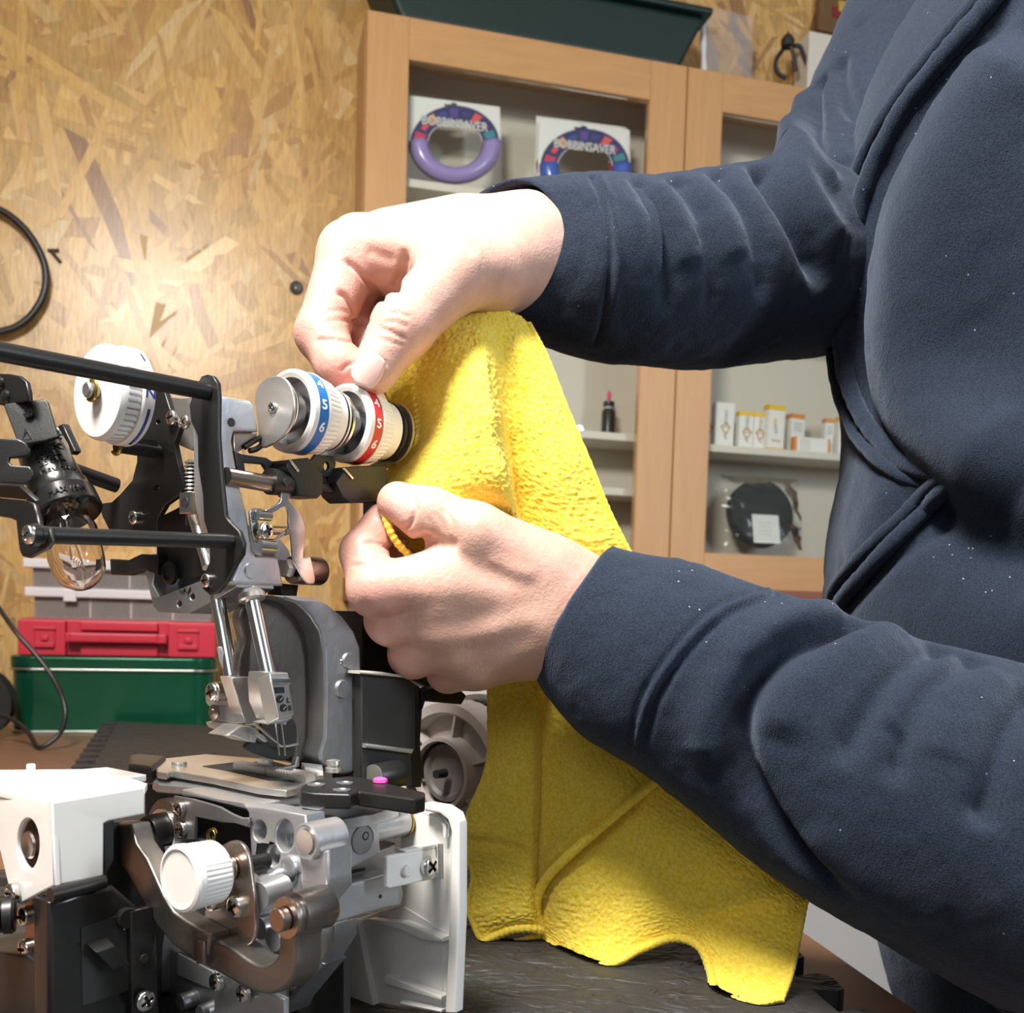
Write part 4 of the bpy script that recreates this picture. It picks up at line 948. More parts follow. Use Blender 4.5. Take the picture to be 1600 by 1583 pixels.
# ---- lamp socket, clip and bulb at the left
def lamp():
    d0 = .395
    cpl = A_.dot(S2) + .0055
    LA('lamp_plate', 10, [(-60, 95), (60, 100), (120, 112), (165, 150), (182, 215), (184, 275), (30, 310), (-60, 290)], cpl + .012, .002, m_blk, bevel=.0006)
    for x, y in ((5, 165), (40, 250)): lathe('rivet', zA(10, x, y, cpl + .0118), -A_, [(0, .0058), (.002, .0050), (.003, .003), (.003, 0)], m_blkg, seg=18, q=.46, ql=.5)
    S_ = MB()
    a = zP(10, 205, 420, d0 + .004); b = zP(10, 440, 1010, d0 - .004); ax = (b - a); L = ax.length; ax.normalize()
    so = empty('lamp_socket', a); so.parent = SM; so.matrix_parent_inverse = Matrix.Translation(-abs_loc(SM)); so['label'] = 'black plastic lamp socket with moulded ratings'
    QS = 1.22 * d0 / .365
    prof = [(L * .22, .0), (L * .22, .0062), (L * .25, .0068), (L * .70, .0080), (L * .71, .0085), (L * .79, .0088), (L * .83, .0097), (L * 1.0, .0100), (L * 1.02, .0096), (L * .95, .0088), (L * .9, .007)]
    prof = [(t, r * QS) for t, r in prof]
    MB().lathe(a, ax, prof, 40).build('socket_body', m_blkg, so, 30)
    # square clip sheet on top and spring fingers
    slab('clip_sheet', [Z(10, (22, 305), (40, 292), (285, 262), (310, 280), (378, 505), (300, 535), (150, 560), (110, 540))], -fwd + UP * .25, (-fwd + UP * .25).normalized().dot(zP(10, 200, 420, d0 - .012)), .002, m_blk, so, .0005)
    slab('spring_finger', [Z(10, (-40, 522), (110, 520), (160, 545), (192, 590), (188, 632), (120, 648), (62, 650), (55, 672), (72, 694), (190, 702), (214, 745), (210, 790), (160, 822), (60, 815), (-40, 808))], -fwd, (-fwd).dot(zP(10, 100, 680, d0 - .018)), .0016, m_blk, so, .0006)
    slab('lamp_flange', [Z(10, (-40, 905), (180, 925), (215, 945), (235, 1010), (250, 1085), (320, 1105), (330, 1190), (296, 1240), (182, 1300), (140, 1290), (122, 1250), (100, 1060), (60, 1040), (-40, 1025))], A_, cpl - .004, .0022, m_blk, so, .0008)
    slab('flange_bend', [Z(10, (-40, 820), (120, 830), (230, 930), (215, 945), (180, 925), (-40, 905))], A_ + W_ * .4, (A_ + W_ * .4).normalized().dot(zA(10, 100, 905, cpl - .004)), .002, m_blk, so, .0005)
    lathe('clip_ring', zP(10, 182, 358, d0 - .0125), fwd - UP * .25, [(0, .0011), (-.0004, .0015), (0, .0018)], m_blkg, so, 20)
    # moulded lettering wrapped on the socket
    x_, y_, z_ = frame(ax)
    def wrap(s, t, ang0, size, radius):
        size *= 1.1; radius *= QS
        o = text_mesh('lettering', s, (0, 0, 0), (1, 0, 0), (0, 1, 0), size, .00028, m_blkg, so)
        me = o.data
        view = -(a - CAM).normalized(); side = ax.cross(view).normalized(); frontd = side.cross(ax).normalized()
        if frontd.dot(view) < 0: frontd = -frontd
        if side.dot(RT) < 0: side = -side
        for v in me.vertices:
            x, y, z = v.co; an = ang0 + x / radius; rr = radius + z + .0001
            v.co = a + ax * (L * t - y) + (side * math.sin(an) + frontd * math.cos(an)) * rr
    wrap('JL-205C', .42, .2, .0036, .0072); wrap('2A', .49, .2, .0030, .0074); wrap('250V~', .58, .2, .0036, .0077); wrap('125V 75W', .685, .3, .0032, .0080); wrap('MAX 15W', .93, .25, .0030, .0100); wrap('MAX.TH.200C', .29, .15, .0026, .0069)
    ly = []
    view = -(a - CAM).normalized(); side = ax.cross(view).normalized()
    if side.dot(RT) < 0: side = -side
    fr = -ax.cross(side); fr = fr if fr.dot(view) > 0 else -fr
    MB().tube([a + ax * L * .52 + (side * math.sin(an) + fr * math.cos(an)) * .0076 * QS for an in np.linspace(-.35, .6, 9)], .0003, 5).build('moulded_line', m_blkg, so)
    MB().tube([zP(10, x, y, d0 - .0135) for x, y in ((150, 535), (165, 458), (205, 525), (150, 535))], .0003, 5).build('moulded_triangle', m_blkg, so)
    # bulb
    mg = bpy.data.materials.new('bulb_glass'); mg.use_nodes = True
    g = mg.node_tree.nodes['Principled BSDF']; g.inputs['Transmission Weight'].default_value = 1; g.inputs['Roughness'].default_value = .0; g.inputs['IOR'].default_value = 1.45; g.inputs['Base Color'].default_value = (.96, .90, .84, 1)
    b0 = a + ax * L * .92; e = zP(10, 545, 1505, d0 - .010); bx = e - b0; BL = bx.length; bx.normalize()
    bo = empty('light_bulb', b0); bo.parent = SM; bo.matrix_parent_inverse = Matrix.Translation(-abs_loc(SM)); bo['label'] = 'clear glass pilot bulb in the black socket'
    R0 = .0102
    outer = [(0, .006), (BL * .12, .0080), (BL * .3, R0 * .97), (BL * .62, R0), (BL * .78, R0 * .93), (BL * .9, R0 * .70), (BL * .97, R0 * .38), (BL, 0.0002)]
    inner = [(t * .985 + .0002, max(r - .0007, .0001)) for t, r in reversed(outer)]
    MB().lathe(b0, bx, outer + inner, 36).build('glass', mg, bo, 60)
    x_, y_, _ = frame(bx)
    mb = MB()
    for s in (-1, 1): mb.tube([b0 + bx * BL * .05 + x_ * .0022 * s, b0 + bx * BL * .45 + x_ * .003 * s, b0 + bx * BL * .72 + x_ * .006 * s], .0004, 6)
    mb.build('support_wires', m_steel, bo)
    MB().tube([b0 + bx * BL * (.72 - .05 * (i % 2)) + x_ * (-.006 + .012 * i / 12) + y_ * .001 * (i % 2) for i in range(13)], .0002, 5).build('filament', m_steel, bo)
    MB().lathe(b0, bx, [(0, .0030), (BL * .15, .0022), (BL * .32, .0008), (BL * .33, 0)], 16).build('stem', mg, bo)
    # tip bracket at the right of the socket
    slab('socket_plate', [Z(10, (370, 440), (405, 425), (425, 470), (485, 600), (460, 625), (440, 560))], A_, cA(105, 690, .385), .003, m_blk, so, .0005)
    p = zP(10, 405, 505, d0 + .010); screw(p - fwd * .004, -A_ - W_ * .2, .0026, so, .3)
lamp()
# ---- parts to the right of the head: thread guide, bars, clamp and foot
def needle_works():
    # chrome take-up guide
    cg = CB0 - .004
    pts = [(335, 850), (350, 826), (385, 830), (402, 862), (385, 912), (420, 950), (455, 1000), (482, 1080), (478, 1160), (468, 1245), (500, 1235), (515, 1260), (538, 1390), (488, 1400), (430, 1310), (405, 1240), (395, 1130), (380, 1060), (378, 985), (355, 955), (290, 990), (250, 985), (250, 965), (330, 920)]
    LB('thread_guide', 2, pts, cg, .0012, m_chrome, bevel=.0004, sm=1)
    LB('guide_bracket', 2, [(150, 980), (180, 955), (250, 965), (250, 1000), (200, 1020), (215, 1100), (205, 1150), (290, 1150), (380, 1075), (395, 1100), (300, 1165), (280, 1200), (210, 1195), (170, 1150)], cg + .002, .0015, m_chrome, bevel=.0004)
    sB(2, 238, 1090, cg, 48, off=.001)
    lathe('guide_stud', zB_(2, 225, 1000, cg), A_, [(-.003, .0022), (.004, .0022)], m_chrome, seg=18); lathe('guide_stud', zB_(2, 240, 1180, cg), A_, [(-.003, .0026), (.005, .0026)], m_chrome, seg=18)
    MB().tube([zB_(2, 130, 1085, cg + .01), zB_(2, 370, 1090, cg + .012)], .0020, 14).build('cross_pin', m_steel, SM)
    lathe('bronze_bush', zB_(2, 400, 1320, cg + .007), A_, [(0, .003), (0, .0060), (.001, .0064), (.0155, .0064), (.0165, .006), (.0165, 0)], m_brz)
    lathe('hex_nut', zB_(2, 350, 1310, cg + .006), A_, [(0, .002), (0, .0040), (.0018, .0045), (.0036, .0040)], m_steel, seg=6, smooth=20)
    lathe('bush_core', zB_(2, 340, 1320, cg + .008), A_, [(0, .003), (.012, .003)], m_dark)
    LB('guide_arm', 2, [(130, 1130), (330, 1140), (380, 1200), (400, 1270), (340, 1300), (180, 1230)], CB0 + .012, .006, m_castd)
    LB('chin_block', 2, [(330, 1400), (440, 1410), (430, 1475), (340, 1470)], CB0 + .01, .01, m_blk)
    # presser bar (left) and needle bar (right), both tilted
    d1 = .437; a = zP(3, 560, 250, d1); b = zP(3, 640, 700, d1 - .004)
    bar = MB().tube([a + (a - b) * .15, b], .0033, 24).build('presser_bar', m_chrome, SM)
    q = zP(3, 590, 500, d1 - .006); slab('presser_flat', [Z(3, (548, 520), (575, 515), (600, 560), (640, 640), (695, 700), (650, 705), (600, 690), (560, 600))], -fwd, (-fwd).dot(q), .0014, m_steel, SM, .0003)
    d2 = .428; a2 = zP(3, 765, 205, d2); b2 = zP(3, 868, 690, d2 - .004)
    MB().tube([a2 + (a2 - b2) * .1, b2 + (b2 - a2) * .1], .0034, 24).build('needle_bar', m_chrome, SM)
    nb = (b2 - a2).normalized(); lathe('bar_bush', a2, nb, [(-.003, .0036), (-.001, .0056), (.0012, .0058), (.002, .0052), (.0025, .0036)], m_steel)
    # needle clamp: two visible sides
    cf = CB0 + .000; cz = cB(460, 1090, .420)
    LB('needle_clamp', 3, [(880, 680), (990, 678), (1008, 740), (1000, 765), (1032, 938), (1020, 945), (925, 975), (880, 870), (872, 740)], cz, .014, m_steel, bevel=.0006)
    LA('clamp_cheek', 3, [(795, 715), (875, 685), (885, 740), (928, 960), (850, 1000), (825, 860)], A_.dot(zB_(3, 880, 800, cz)) - .0015, .001, m_steel, bevel=.0006)
    LB('clamp_ledge', 3, [(878, 712), (1002, 712), (1008, 742), (885, 748)], cz - .0015, .002, m_chrome, bevel=.0003)
    LB('clamp_window', 3, [(902, 768), (965, 766), (970, 802), (908, 806)], cz - .0004, .0006, m_dark, bevel=.0001)
    for x, y in ((940, 840), (962, 895)):
        p = zB_(3, x, y, cz - .0004); lathe('grub_screw', p, -B_, [(0, .0016), (.0005, .0015), (.0005, .0011), (.0001, .0010), (.0001, 0)], m_dark, seg=16); MB().box(p - B_ * .0007, (A_ * .7 + W_ * .7, B_, A_ * .7 - W_ * .7), (.0009, .0002, .0002)).build('slot', m_steel, SM)
    up = (W_).normalized()
    for s, x, y in (('L', 992, 850), ('R', 1003, 898)): text_mesh('lettering', s, zB_(3, x, y, cz - .0004), A_, W_, .0030, .0001, m_dark, SM, bold=.00006)
    LB('clamp_toe', 3, [(845, 990), (925, 972), (1020, 948), (1010, 965), (985, 980), (980, 1000), (920, 985), (870, 1000)], cz + .001, .008, m_steel)
    for x in (912, 950): MB().tube([zB_(3, x, 985, cz + .005), zB_(3, x + 25, 1190, cz + .006)], .0004, 8).build('needle', m_chrome, SM)
    # presser foot
    cfa = cA(370, 1090, .430); cfb = cB(385, 1080, .428)
    LB('foot_shank', 3, [(638, 705), (748, 702), (770, 770), (800, 870), (835, 990), (725, 990), (690, 880), (668, 800)], cfb, .008, m_steel, bevel=.0005)
    LA('foot_holder', 3, [(475, 790), (530, 735), (620, 740), (660, 790), (690, 870), (720, 985), (540, 985), (515, 975), (510, 900), (478, 862)], cfa, .002, m_steel, bevel=.0006)
    p = zA(3, 575, 795, cfa - .001); lathe('thumb_screw_collar', p, -A_, [(0, .0042), (.0035, .0042), (.004, .0038)], m_brz, seg=26); screw(p - A_ * .004, -A_, .0039, None, .35)
    p = zA(3, 540, 922, cfa); lathe('pivot_pin', p, -A_, [(0, .0032), (.001, .0034), (.0015, .002), (.0015, .0019), (.0025, .0016), (.0025, 0)], m_brz, seg=20)
    LA('foot_block', 3, [(515, 880), (690, 880), (722, 988), (600, 985), (516, 972)], cfa - .0005, .0015, m_castd, bevel=.0004)
    LA('foot_toe', 3, [(475, 985), (500, 978), (700, 1000), (690, 1018), (610, 1065), (490, 1015)], cfa - .001, .010, m_steel, bevel=.0008)
    LB('foot_sole', 3, [(600, 1068), (700, 1005), (760, 1008), (850, 1075), (872, 1105), (845, 1110), (800, 1075), (790, 1112), (740, 1105), (655, 1068)], cfb - .003, .012, m_steel, bevel=.0006)
    MB().tube(catmull([zB_(3, x, y, cfb - .004) for x, y in ((722, 992), (790, 1000), (850, 1048), (930, 1118), (965, 1132), (1052, 1118))], 6), .0006, 8).build('finger_guard', m_chrome, SM)
    lathe('foot_boss', zB_(3, 768, 1078, cfb - .0032), -B_, [(0, .0012), (.0005, .0011), (.0005, 0)], m_steel, seg=16)
needle_works()
# ---- C-shaped arm casting behind the needle
def c_arm():
    d = .455; cb = cB(520, 1050, d)
    rim = [(905, 200), (1060, 205), (1160, 218), (1240, 255), (1330, 330), (1400, 420), (1440, 520), (1445, 700), (1440, 1290), (1330, 1310), (1200, 1250), (1185, 1180), (1215, 1080), (1222, 800), (1215, 560), (1190, 430), (1130, 330), (1050, 255), (960, 225)]
    LB('arm_casting', 3, rim, cb, .03, m_castd, bevel=.0015)
    web = [(690, 330), (760, 240), (920, 215), (1050, 260), (1130, 335), (1190, 440), (1212, 560), (1222, 800), (1214, 1080), (1180, 1190), (1060, 1230), (1030, 1170), (1040, 1050), (1010, 960), (880, 900), (700, 740), (690, 600), (720, 480)]
    LB('arm_web', 3, web, cb + .011, .006, m_castb, bevel=.0012, sm=1)
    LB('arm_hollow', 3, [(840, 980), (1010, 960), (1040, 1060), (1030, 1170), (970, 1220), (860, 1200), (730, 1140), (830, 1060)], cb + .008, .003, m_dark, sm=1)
    for x, y, r in ((1330, 610, 14), ): lathe('dimple', zB_(3, x, y, cb - .0003), B_, [(0, .0012), (.0004, .0014)], m_chrome, seg=16)
    lathe('boss', zB_(3, 1372, 605, cb - .0010), B_, [(0, 0), (0, .0034), (.0010, .0040)], m_castd); lathe('boss', zB_(3, 1335, 780, cb - .0014), B_, [(0, 0), (0, .0038), (.0014, .0044)], m_castd)
    # housing to the right with the handwheel
    ch = cB(600, 1120, .475)
    LB('gear_housing', 6, [(118, 355), (290, 345), (460, 375), (545, 440), (545, 940), (515, 990), (525, 1230), (120, 1230)], ch, .02, m_hous, bevel=.001)
    LB('housing_ledge', 6, [(118, 340), (280, 345), (470, 378), (470, 392), (118, 362)], ch - .004, .02, mat('ledge_grey', (.5, .47, .42), .5), bevel=.0008)
    LB('housing_step', 6, [(165, 900), (520, 945), (535, 945), (515, 980), (165, 935)], ch - .003, .004, m_cast, bevel=.0008)
    p = zB_(6, 215, 1160, ch - .004); 
    lathe('bearing_sleeve', p, A_, [(0, .003), (0, .0056), (.001, .0062), (.014, .0066), (.016, .0064)], m_blk)
    lathe('sleeve_lip', p - A_ * .0004, A_, [(0, .0046), (0, .0058), (.0008, .0058), (.0008, .0046)], m_steel)
    LB('housing_flange', 6, [(545, 440), (590, 470), (600, 600), (580, 900), (600, 1080), (590, 1240), (525, 1240), (515, 990), (545, 940)], ch + .004, .016, m_hous, bevel=.001)
    LB('column', 6, [(130, -120), (460, -120), (600, 40), (700, 450), (640, 470), (430, 375), (130, 335)], ch + .02, .02, m_blk, bevel=.001)
    LB('lever_stop', 6, [(590, 500), (690, 465), (880, 470), (940, 530), (900, 600), (620, 575), (600, 640)], ch + .002, .008, m_blk, bevel=.001)
    lathe('blue_pin', zB_(6, 800, 492, ch - .001), -B_, [(0, .0017), (.002, .0015), (.002, 0)], mat('pin_blue', (.05, .12, .4), .3, .5), seg=16)
    # handwheel, seen from its inner side
    hc = P(545, 1, 1); o = zP(6, 750, 1130, .60); 
    hw = empty('handwheel', o); hw.parent = SM; hw.matrix_parent_inverse = Matrix.Translation(-abs_loc(SM)); hw['label'] = 'pale grey handwheel with ribs on the machine side'
    mh = mat('handwheel_grey', (.50, .45, .43), .5); s = .0425
    MB().lathe(o, A_, [(.004, s * .80), (.002, s * .84), (.002, s * .97), (.004, s), (.020, s), (.024, s * .96), (.024, s * .9)], 120, None, lambda i, k, r: r * (1 - (.02 if k % 3 == 0 and i in (3, 4) else 0)), cap=False).build('rim', mh, hw, 25)
    MB().lathe(o, A_, [(.006, s * .45), (.010, s * .47), (.012, s * .8), (.004, s * .82)], 60, cap=False).build('dish', mh, hw, 30)
    MB().lathe(o, A_, [(.0, s * .43), (-.003, s * .45), (-.003, s * .50), (.002, s * .51), (.012, s * .51)], 60, cap=False).build('inner_ring', mh, hw, 30)
    MB().lathe(o, A_, [(.006, .004), (.004, s * .30), (.002, s * .34), (.002, s * .40), (.010, s * .43)], 48).build('hub', mat('hub_grey', (.16, .145, .14), .5), hw, 30)
    MB().lathe(o - A_ * .004, A_, [(-.002, .0), (-.002, .0025), (.006, .0028)], 20).build('shaft_end', m_dark, hw)
    for k in range(6):
        a = R_(60 * k + 20); rd = -B_ * math.cos(a) + W_ * math.sin(a); MB().box(o + A_ * .007 + rd * s * .64, (A_, rd, A_.cross(rd)), (.0045, s * .17, .0009)).build('rib', mh, hw, bevel=.0003)
    lathe('pulley_teeth', o + A_ * .026, A_, [(0, s * .7), (0, s * .98), (.006, s * .98), (.006, s * .7)], m_blk, hw, 90, lambda i, k, r: r * (1 - (.03 if k % 2 else 0)))
    lathe('pulley_rim', o + A_ * .033, A_, [(0, s * .7), (0, s * 1.06), (.003, s * 1.06), (.003, s * .7)], m_steel, hw, 60)
c_arm()
# ---- bed: needle plate, feed dogs, knife lever
CORN = P(440, 1290, .385); BA = A_.dot(CORN); BB = B_.dot(CORN); BZ = CORN.z
def pW(px, py, z): return onplane(px, py, W_, z)
def LW(name, k, pts, z, th, mt, parent=None, holes=(), bevel=.0004, smooth=0):
    """outline on the horizontal plane z, extruded downwards"""
    n_ = len(pts); mb = MB()
    P_ = [pW(x, y, z) for x, y in Z(k, *pts)]
    mb.prism(P_, Vector((0, 0, -th)))
    return mb.build(name, mt, parent or SM, 30, bevel=bevel)
def bed():
    zt = BZ
    # bright outer bed rim with a step, then the needle plate
    LW('bed_rim', 3, [(150, 1345), (265, 1290), (450, 1330), (800, 1425), (1080, 1440), (815, 1490), (700, 1460), (400, 1385), (180, 1365)], zt + .0035, .004, m_cast, bevel=.0008)
    LW('needle_plate', 3, [(170, 1262), (200, 1210), (480, 1180), (900, 1215), (1200, 1270), (1040, 1390), (980, 1405), (800, 1385), (520, 1325), (270, 1285), (240, 1300), (180, 1290)], zt + .008, .003, m_steel, bevel=.0006)
    LW('plate_slot', 3, [(460, 1254), (640, 1232), (900, 1226), (1170, 1300), (1020, 1352), (870, 1340), (640, 1286)], zt + .0083, .0008, m_dark, bevel=.0001)
    lathe('plate_screw', pW(*Z(3, (318, 1252))[0], zt + .008), W_, [(0, .0034), (.0012, .0035), (.0018, .0032), (.002, .002), (.002, 0)], m_steel)
    # feed dogs: bars with saw teeth
    def dog(x0, y0, x1, y1, wdt, n, z):
        a = pW(*Z(3, (x0, y0))[0], z); b = pW(*Z(3, (x1, y1))[0], z); d = b - a; L = d.length; d.normalize(); s = d.cross(W_)
        prof = [(0, -.006), (0, 0)]
        for i in range(n): prof += [((i + .15) * L / n, .0012), ((i + 1) * L / n, 0)]
        prof += [(L, -.006)]
        MB().prism([a + d * t + W_ * h for t, h in prof], s * wdt).build('feed_dog', m_steel, SM, 15)
    dog(650, 1240, 840, 1275, -.005, 11, zt + .0105); dog(858, 1282, 1100, 1330, -.005, 14, zt + .0105); dog(800, 1222, 872, 1232, -.003, 5, zt + .012); dog(960, 1290, 1172, 1318, -.004, 12, zt + .0105)
    # black cloth plate arm behind the plate and lever at the right
    LW('bed_dark', 3, [(0, 1185), (60, 1175), (240, 1190), (200, 1225), (150, 1260), (0, 1240)], zt + .010, .008, m_blk, bevel=.002)
    LW('knife_lever', 5, [(612, 190), (640, 160), (720, 135), (900, 118), (990, 130), (1325, 210), (1325, 235), (1265, 250), (950, 205), (900, 222), (700, 215), (620, 205)], zt + .0125, .006, m_blk, bevel=.001)
    LW('knife_rail', 5, [(930, 205), (1270, 245), (1325, 228), (1325, 262), (1270, 275), (950, 245)], zt + .0065, .003, m_blk, bevel=.0005)
    for x, y, rx in ((705, 170, .0036), (868, 160, .0034), (850, 200, .0034)):
        lathe('lever_hole', pW(*Z(5, (x, y))[0], zt + .0126), W_, [(0, rx), (.0004, rx), (.0005, rx * .7), (.0001, rx * .6), (.0001, 0)], m_castd, seg=24)
    lathe('lever_screw', pW(*Z(5, (803, 95))[0], zt + .011), W_, [(0, .0068), (.003, .0070), (.0034, .0055), (.005, .0055), (.0055, .0066), (.008, .0062), (.0088, .003), (.0088, 0)], m_steel, q=.5, ql=.62)
    LW('blade', 5, [(620, 40), (740, 55), (745, 80), (640, 62)], zt + .013, .003, m_cast)
    lathe('pink_tab', pW(*Z(5, (1070, 152))[0], zt + .0128), W_, [(0, .0030), (.0012, .0028), (.0018, .0018), (.002, 0)], mat('pink_paint', (.85, .10, .42), .4), seg=16)
    LB('hook_lever', 3, [(950, 1275), (985, 1258), (1035, 1250), (1045, 1200), (1062, 1195), (1062, 1255), (1010, 1285)], cB(460, 1195, .425), .003, m_castd)
bed()
# ---- lower casting: face with holes (-A), front block (-B)
def low_casting():
    zt = BZ
    LA('bed_face', 5, [(-60, 195), (310, 290), (410, 296), (640, 340), (660, 560), (620, 800), (560, 900), (340, 900), (340, 690), (320, 330), (290, 285), (-60, 230)], BA + .001, .010, m_cast,
       holes=[circ(382, 432, 38, 58, 20), circ(525, 460, 52, 92, 24), circ(462, 575, 34, 58, 18), [(570, 770), (612, 700), (612, 780), (590, 800)]], bevel=.0008)
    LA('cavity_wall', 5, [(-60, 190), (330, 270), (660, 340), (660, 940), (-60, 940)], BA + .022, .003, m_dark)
    lathe('counterbore', zA(5, 530, 470, BA + .010), -A_, [(0, .003), (.003, .0052), (.004, .0062)], m_steel)
    lathe('boss', zA(5, 555, 632, BA), -A_, [(-.001, .0042), (.0010, .0040), (.0013, .0034), (.0013, 0)], m_cast)
    for x, y, r in ((640, 612, .0017), (640, 765, .0017)): lathe('boss', zA(5, x, y, BA - .002), -A_, [(-.001, r), (.0008, r * .9), (.0008, 0)], m_cast, seg=18)
    # bed deck between the corner and the side panel
    LW('bed_deck', 5, [(410, 296), (390, 268), (640, 235), (1000, 260), (1180, 285), (1030, 330), (850, 360), (640, 335)], zt, .005, m_cast, bevel=.0008)
    cf = BB - .004
    LB('cast_block', 5, [(640, 330), (845, 350), (875, 395), (882, 560), (820, 680), (770, 690), (760, 770), (720, 960), (680, 860), (650, 560)], cf + .002, .012, m_cast, bevel=.0008)
    LB('square_boss', 5, [(875, 382), (1000, 340), (1060, 350), (1072, 545), (1040, 575), (880, 660), (800, 690), (790, 560), (882, 560)], cf - .001, .014, m_cast, bevel=.001)
    lathe('boss_recess', zB_(5, 970, 480, cf - .0013), -B_, [(0, .0060), (.0004, .0058), (-.0004, .0051), (-.0004, .0)], m_castd, seg=32)
    lathe('boss_hole', zB_(5, 982, 458, cf - .0008), -B_, [(0, .0018), (.0006, .0018), (.0007, .0013), (.0002, .0012), (.0002, 0)], m_blk, seg=18)
    e = zB_(5, 1000, 410, cf + .007); lathe('cross_barrel', e, A_, [(-.006, .0), (-.006, .0066), (.018, .0068), (.0192, .0068), (.0197, .0064)], m_cast, seg=36)
    f = e + A_ * .0197; lathe('barrel_ring', f, A_, [(0, .0050), (0, .0070), (.0008, .0072), (.0014, .0065)], m_brass); lathe('barrel_bolt', f, A_, [(.001, .0045), (.008, .0045), (.009, .0038), (.009, 0)], m_steel)
    LB('cross_beam', 5, [(660, 780), (780, 760), (1000, 705), (1150, 660), (1185, 690), (1205, 790), (1190, 850), (1000, 900), (720, 985), (700, 900)], cf - .002, .014, m_cast, bevel=.0012)
    LB('beam_fill', 5, [(770, 560), (1072, 540), (1160, 500), (1165, 670), (990, 715), (770, 770)], cf + .006, .010, m_castd, bevel=.0008)
    LB('beam_slot', 5, [(770, 690), (985, 640), (985, 655), (770, 706)], cf + .0052, .001, m_dark, bevel=.0001)
    for x, y in ((745, 800), (1070, 803)): lathe('stop_screw', zB_(5, x, y, cf - .0021), -B_, [(0, .0009), (.0002, .0008), (.0002, 0)], m_dark, seg=10)
    # pivot arm with its round boss
    p = zA(5, 648, 492, BA - .012)
    lathe('pivot_boss', p, A_, [(0, .0050), (-.0004, .0060), (.0, .0066), (.014, .0068)], m_cast, seg=36); lathe('pivot_pin', p - A_ * .0008, A_, [(0, 0), (0, .0044), (.003, .0047)], m_brz, seg=32)
    LA('pivot_arm', 5, [(600, 560), (690, 560), (770, 540), (768, 700), (772, 775), (700, 860), (668, 800), (612, 760), (615, 620)], BA - .010, .012, m_cast, bevel=.0012)
    # shaft from the knob, spacer studs, and far lower pieces
    LA('leg_casting', 5, [(700, 985), (805, 965), (805, 1060), (730, 1180), (750, 1190), (690, 1260), (560, 1420), (540, 1470), (480, 1470), (600, 1300), (660, 1130)], BA + .004, .012, m_castd, bevel=.001)
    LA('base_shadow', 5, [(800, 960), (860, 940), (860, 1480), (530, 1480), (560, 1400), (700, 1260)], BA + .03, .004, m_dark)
    for (x, y, r, L) in ((360, 720, .0034, .016), (380, 985, .0045, .012), (460, 1050, .0046, .013), (350, 850, .0052, .016)):
        q = zA(5, x, y, BA - .010); lathe('spacer_stud', q, A_, [(0, 0), (0, r * .92), (.001, r), (L, r)], m_cast)
    q = zA(5, 380, 800, BA - .016); MB().tube([q, zA(5, 520, 750, BA - .004)], .0050, 22).build('cast_stud', m_cast, SM)
    # base casting lower left and base plates
    LA('base_casting', 4, [(985, 1145), (1080, 1200), (1320, 1210), (1320, 1330), (1420, 1340), (1420, 1620), (970, 1620)], BA - .004, .03, m_castd, bevel=.0012)
    LA('base_pocket', 4, [(1090, 1215), (1310, 1330), (1285, 1435), (1085, 1355)], BA - .0046, .002, m_cast, bevel=.0006)
    LA('base_plate', 4, [(1310, 1370), (1330, 1330), (1700, 1480), (1740, 1500), (1740, 1650), (1310, 1650)], BA - .010, .003, m_cast, bevel=.0008)
    for x, y, r in ((1170, 1500, 58), (1290, 1560, 50)): 
        p = zA(4, x, y, BA - .006); d = (p - CAM).dot(fwd); rr = r / 3.928 * d / F_PX; lathe('boss', p, -A_, [(-.003, rr), (.004, rr * .95), (.005, rr * .8), (.005, 0)], m_castd)
    sA(4, 1355, 1385, BA - .011, 55, off=.002); sA(4, 1520, 1455, BA - .011, 55, off=.002, spin=.1)
    sA(4, 1100, 330, BA - .002, 50, spin=.9); sA(4, 1110, 455, BA - .002, 50, spin=.2)
    # sheet with a wavy edge left of the cavity
    LA('cam_sheet', 4, [(1065, 250), (1180, 270), (1290, 300), (1350, 320), (1420, 360), (1480, 385), (1530, 385), (1520, 445), (1440, 420), (1360, 415), (1200, 380), (1195, 520), (1070, 520), (1060, 380)], BA - .001, .0015, m_castd, bevel=.0004)
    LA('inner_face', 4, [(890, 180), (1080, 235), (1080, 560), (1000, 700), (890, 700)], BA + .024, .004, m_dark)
    hp = [zA(4, 1285 + 26 * t / 40 + 22 * math.cos(t * .31), 500 - 14 * t / 40 + 38 * math.sin(t * .31), BA - .003) for t in range(41)]
    MB().tube(hp, .00035, 6).build('hair_spring', m_brass, SM)
low_casting()
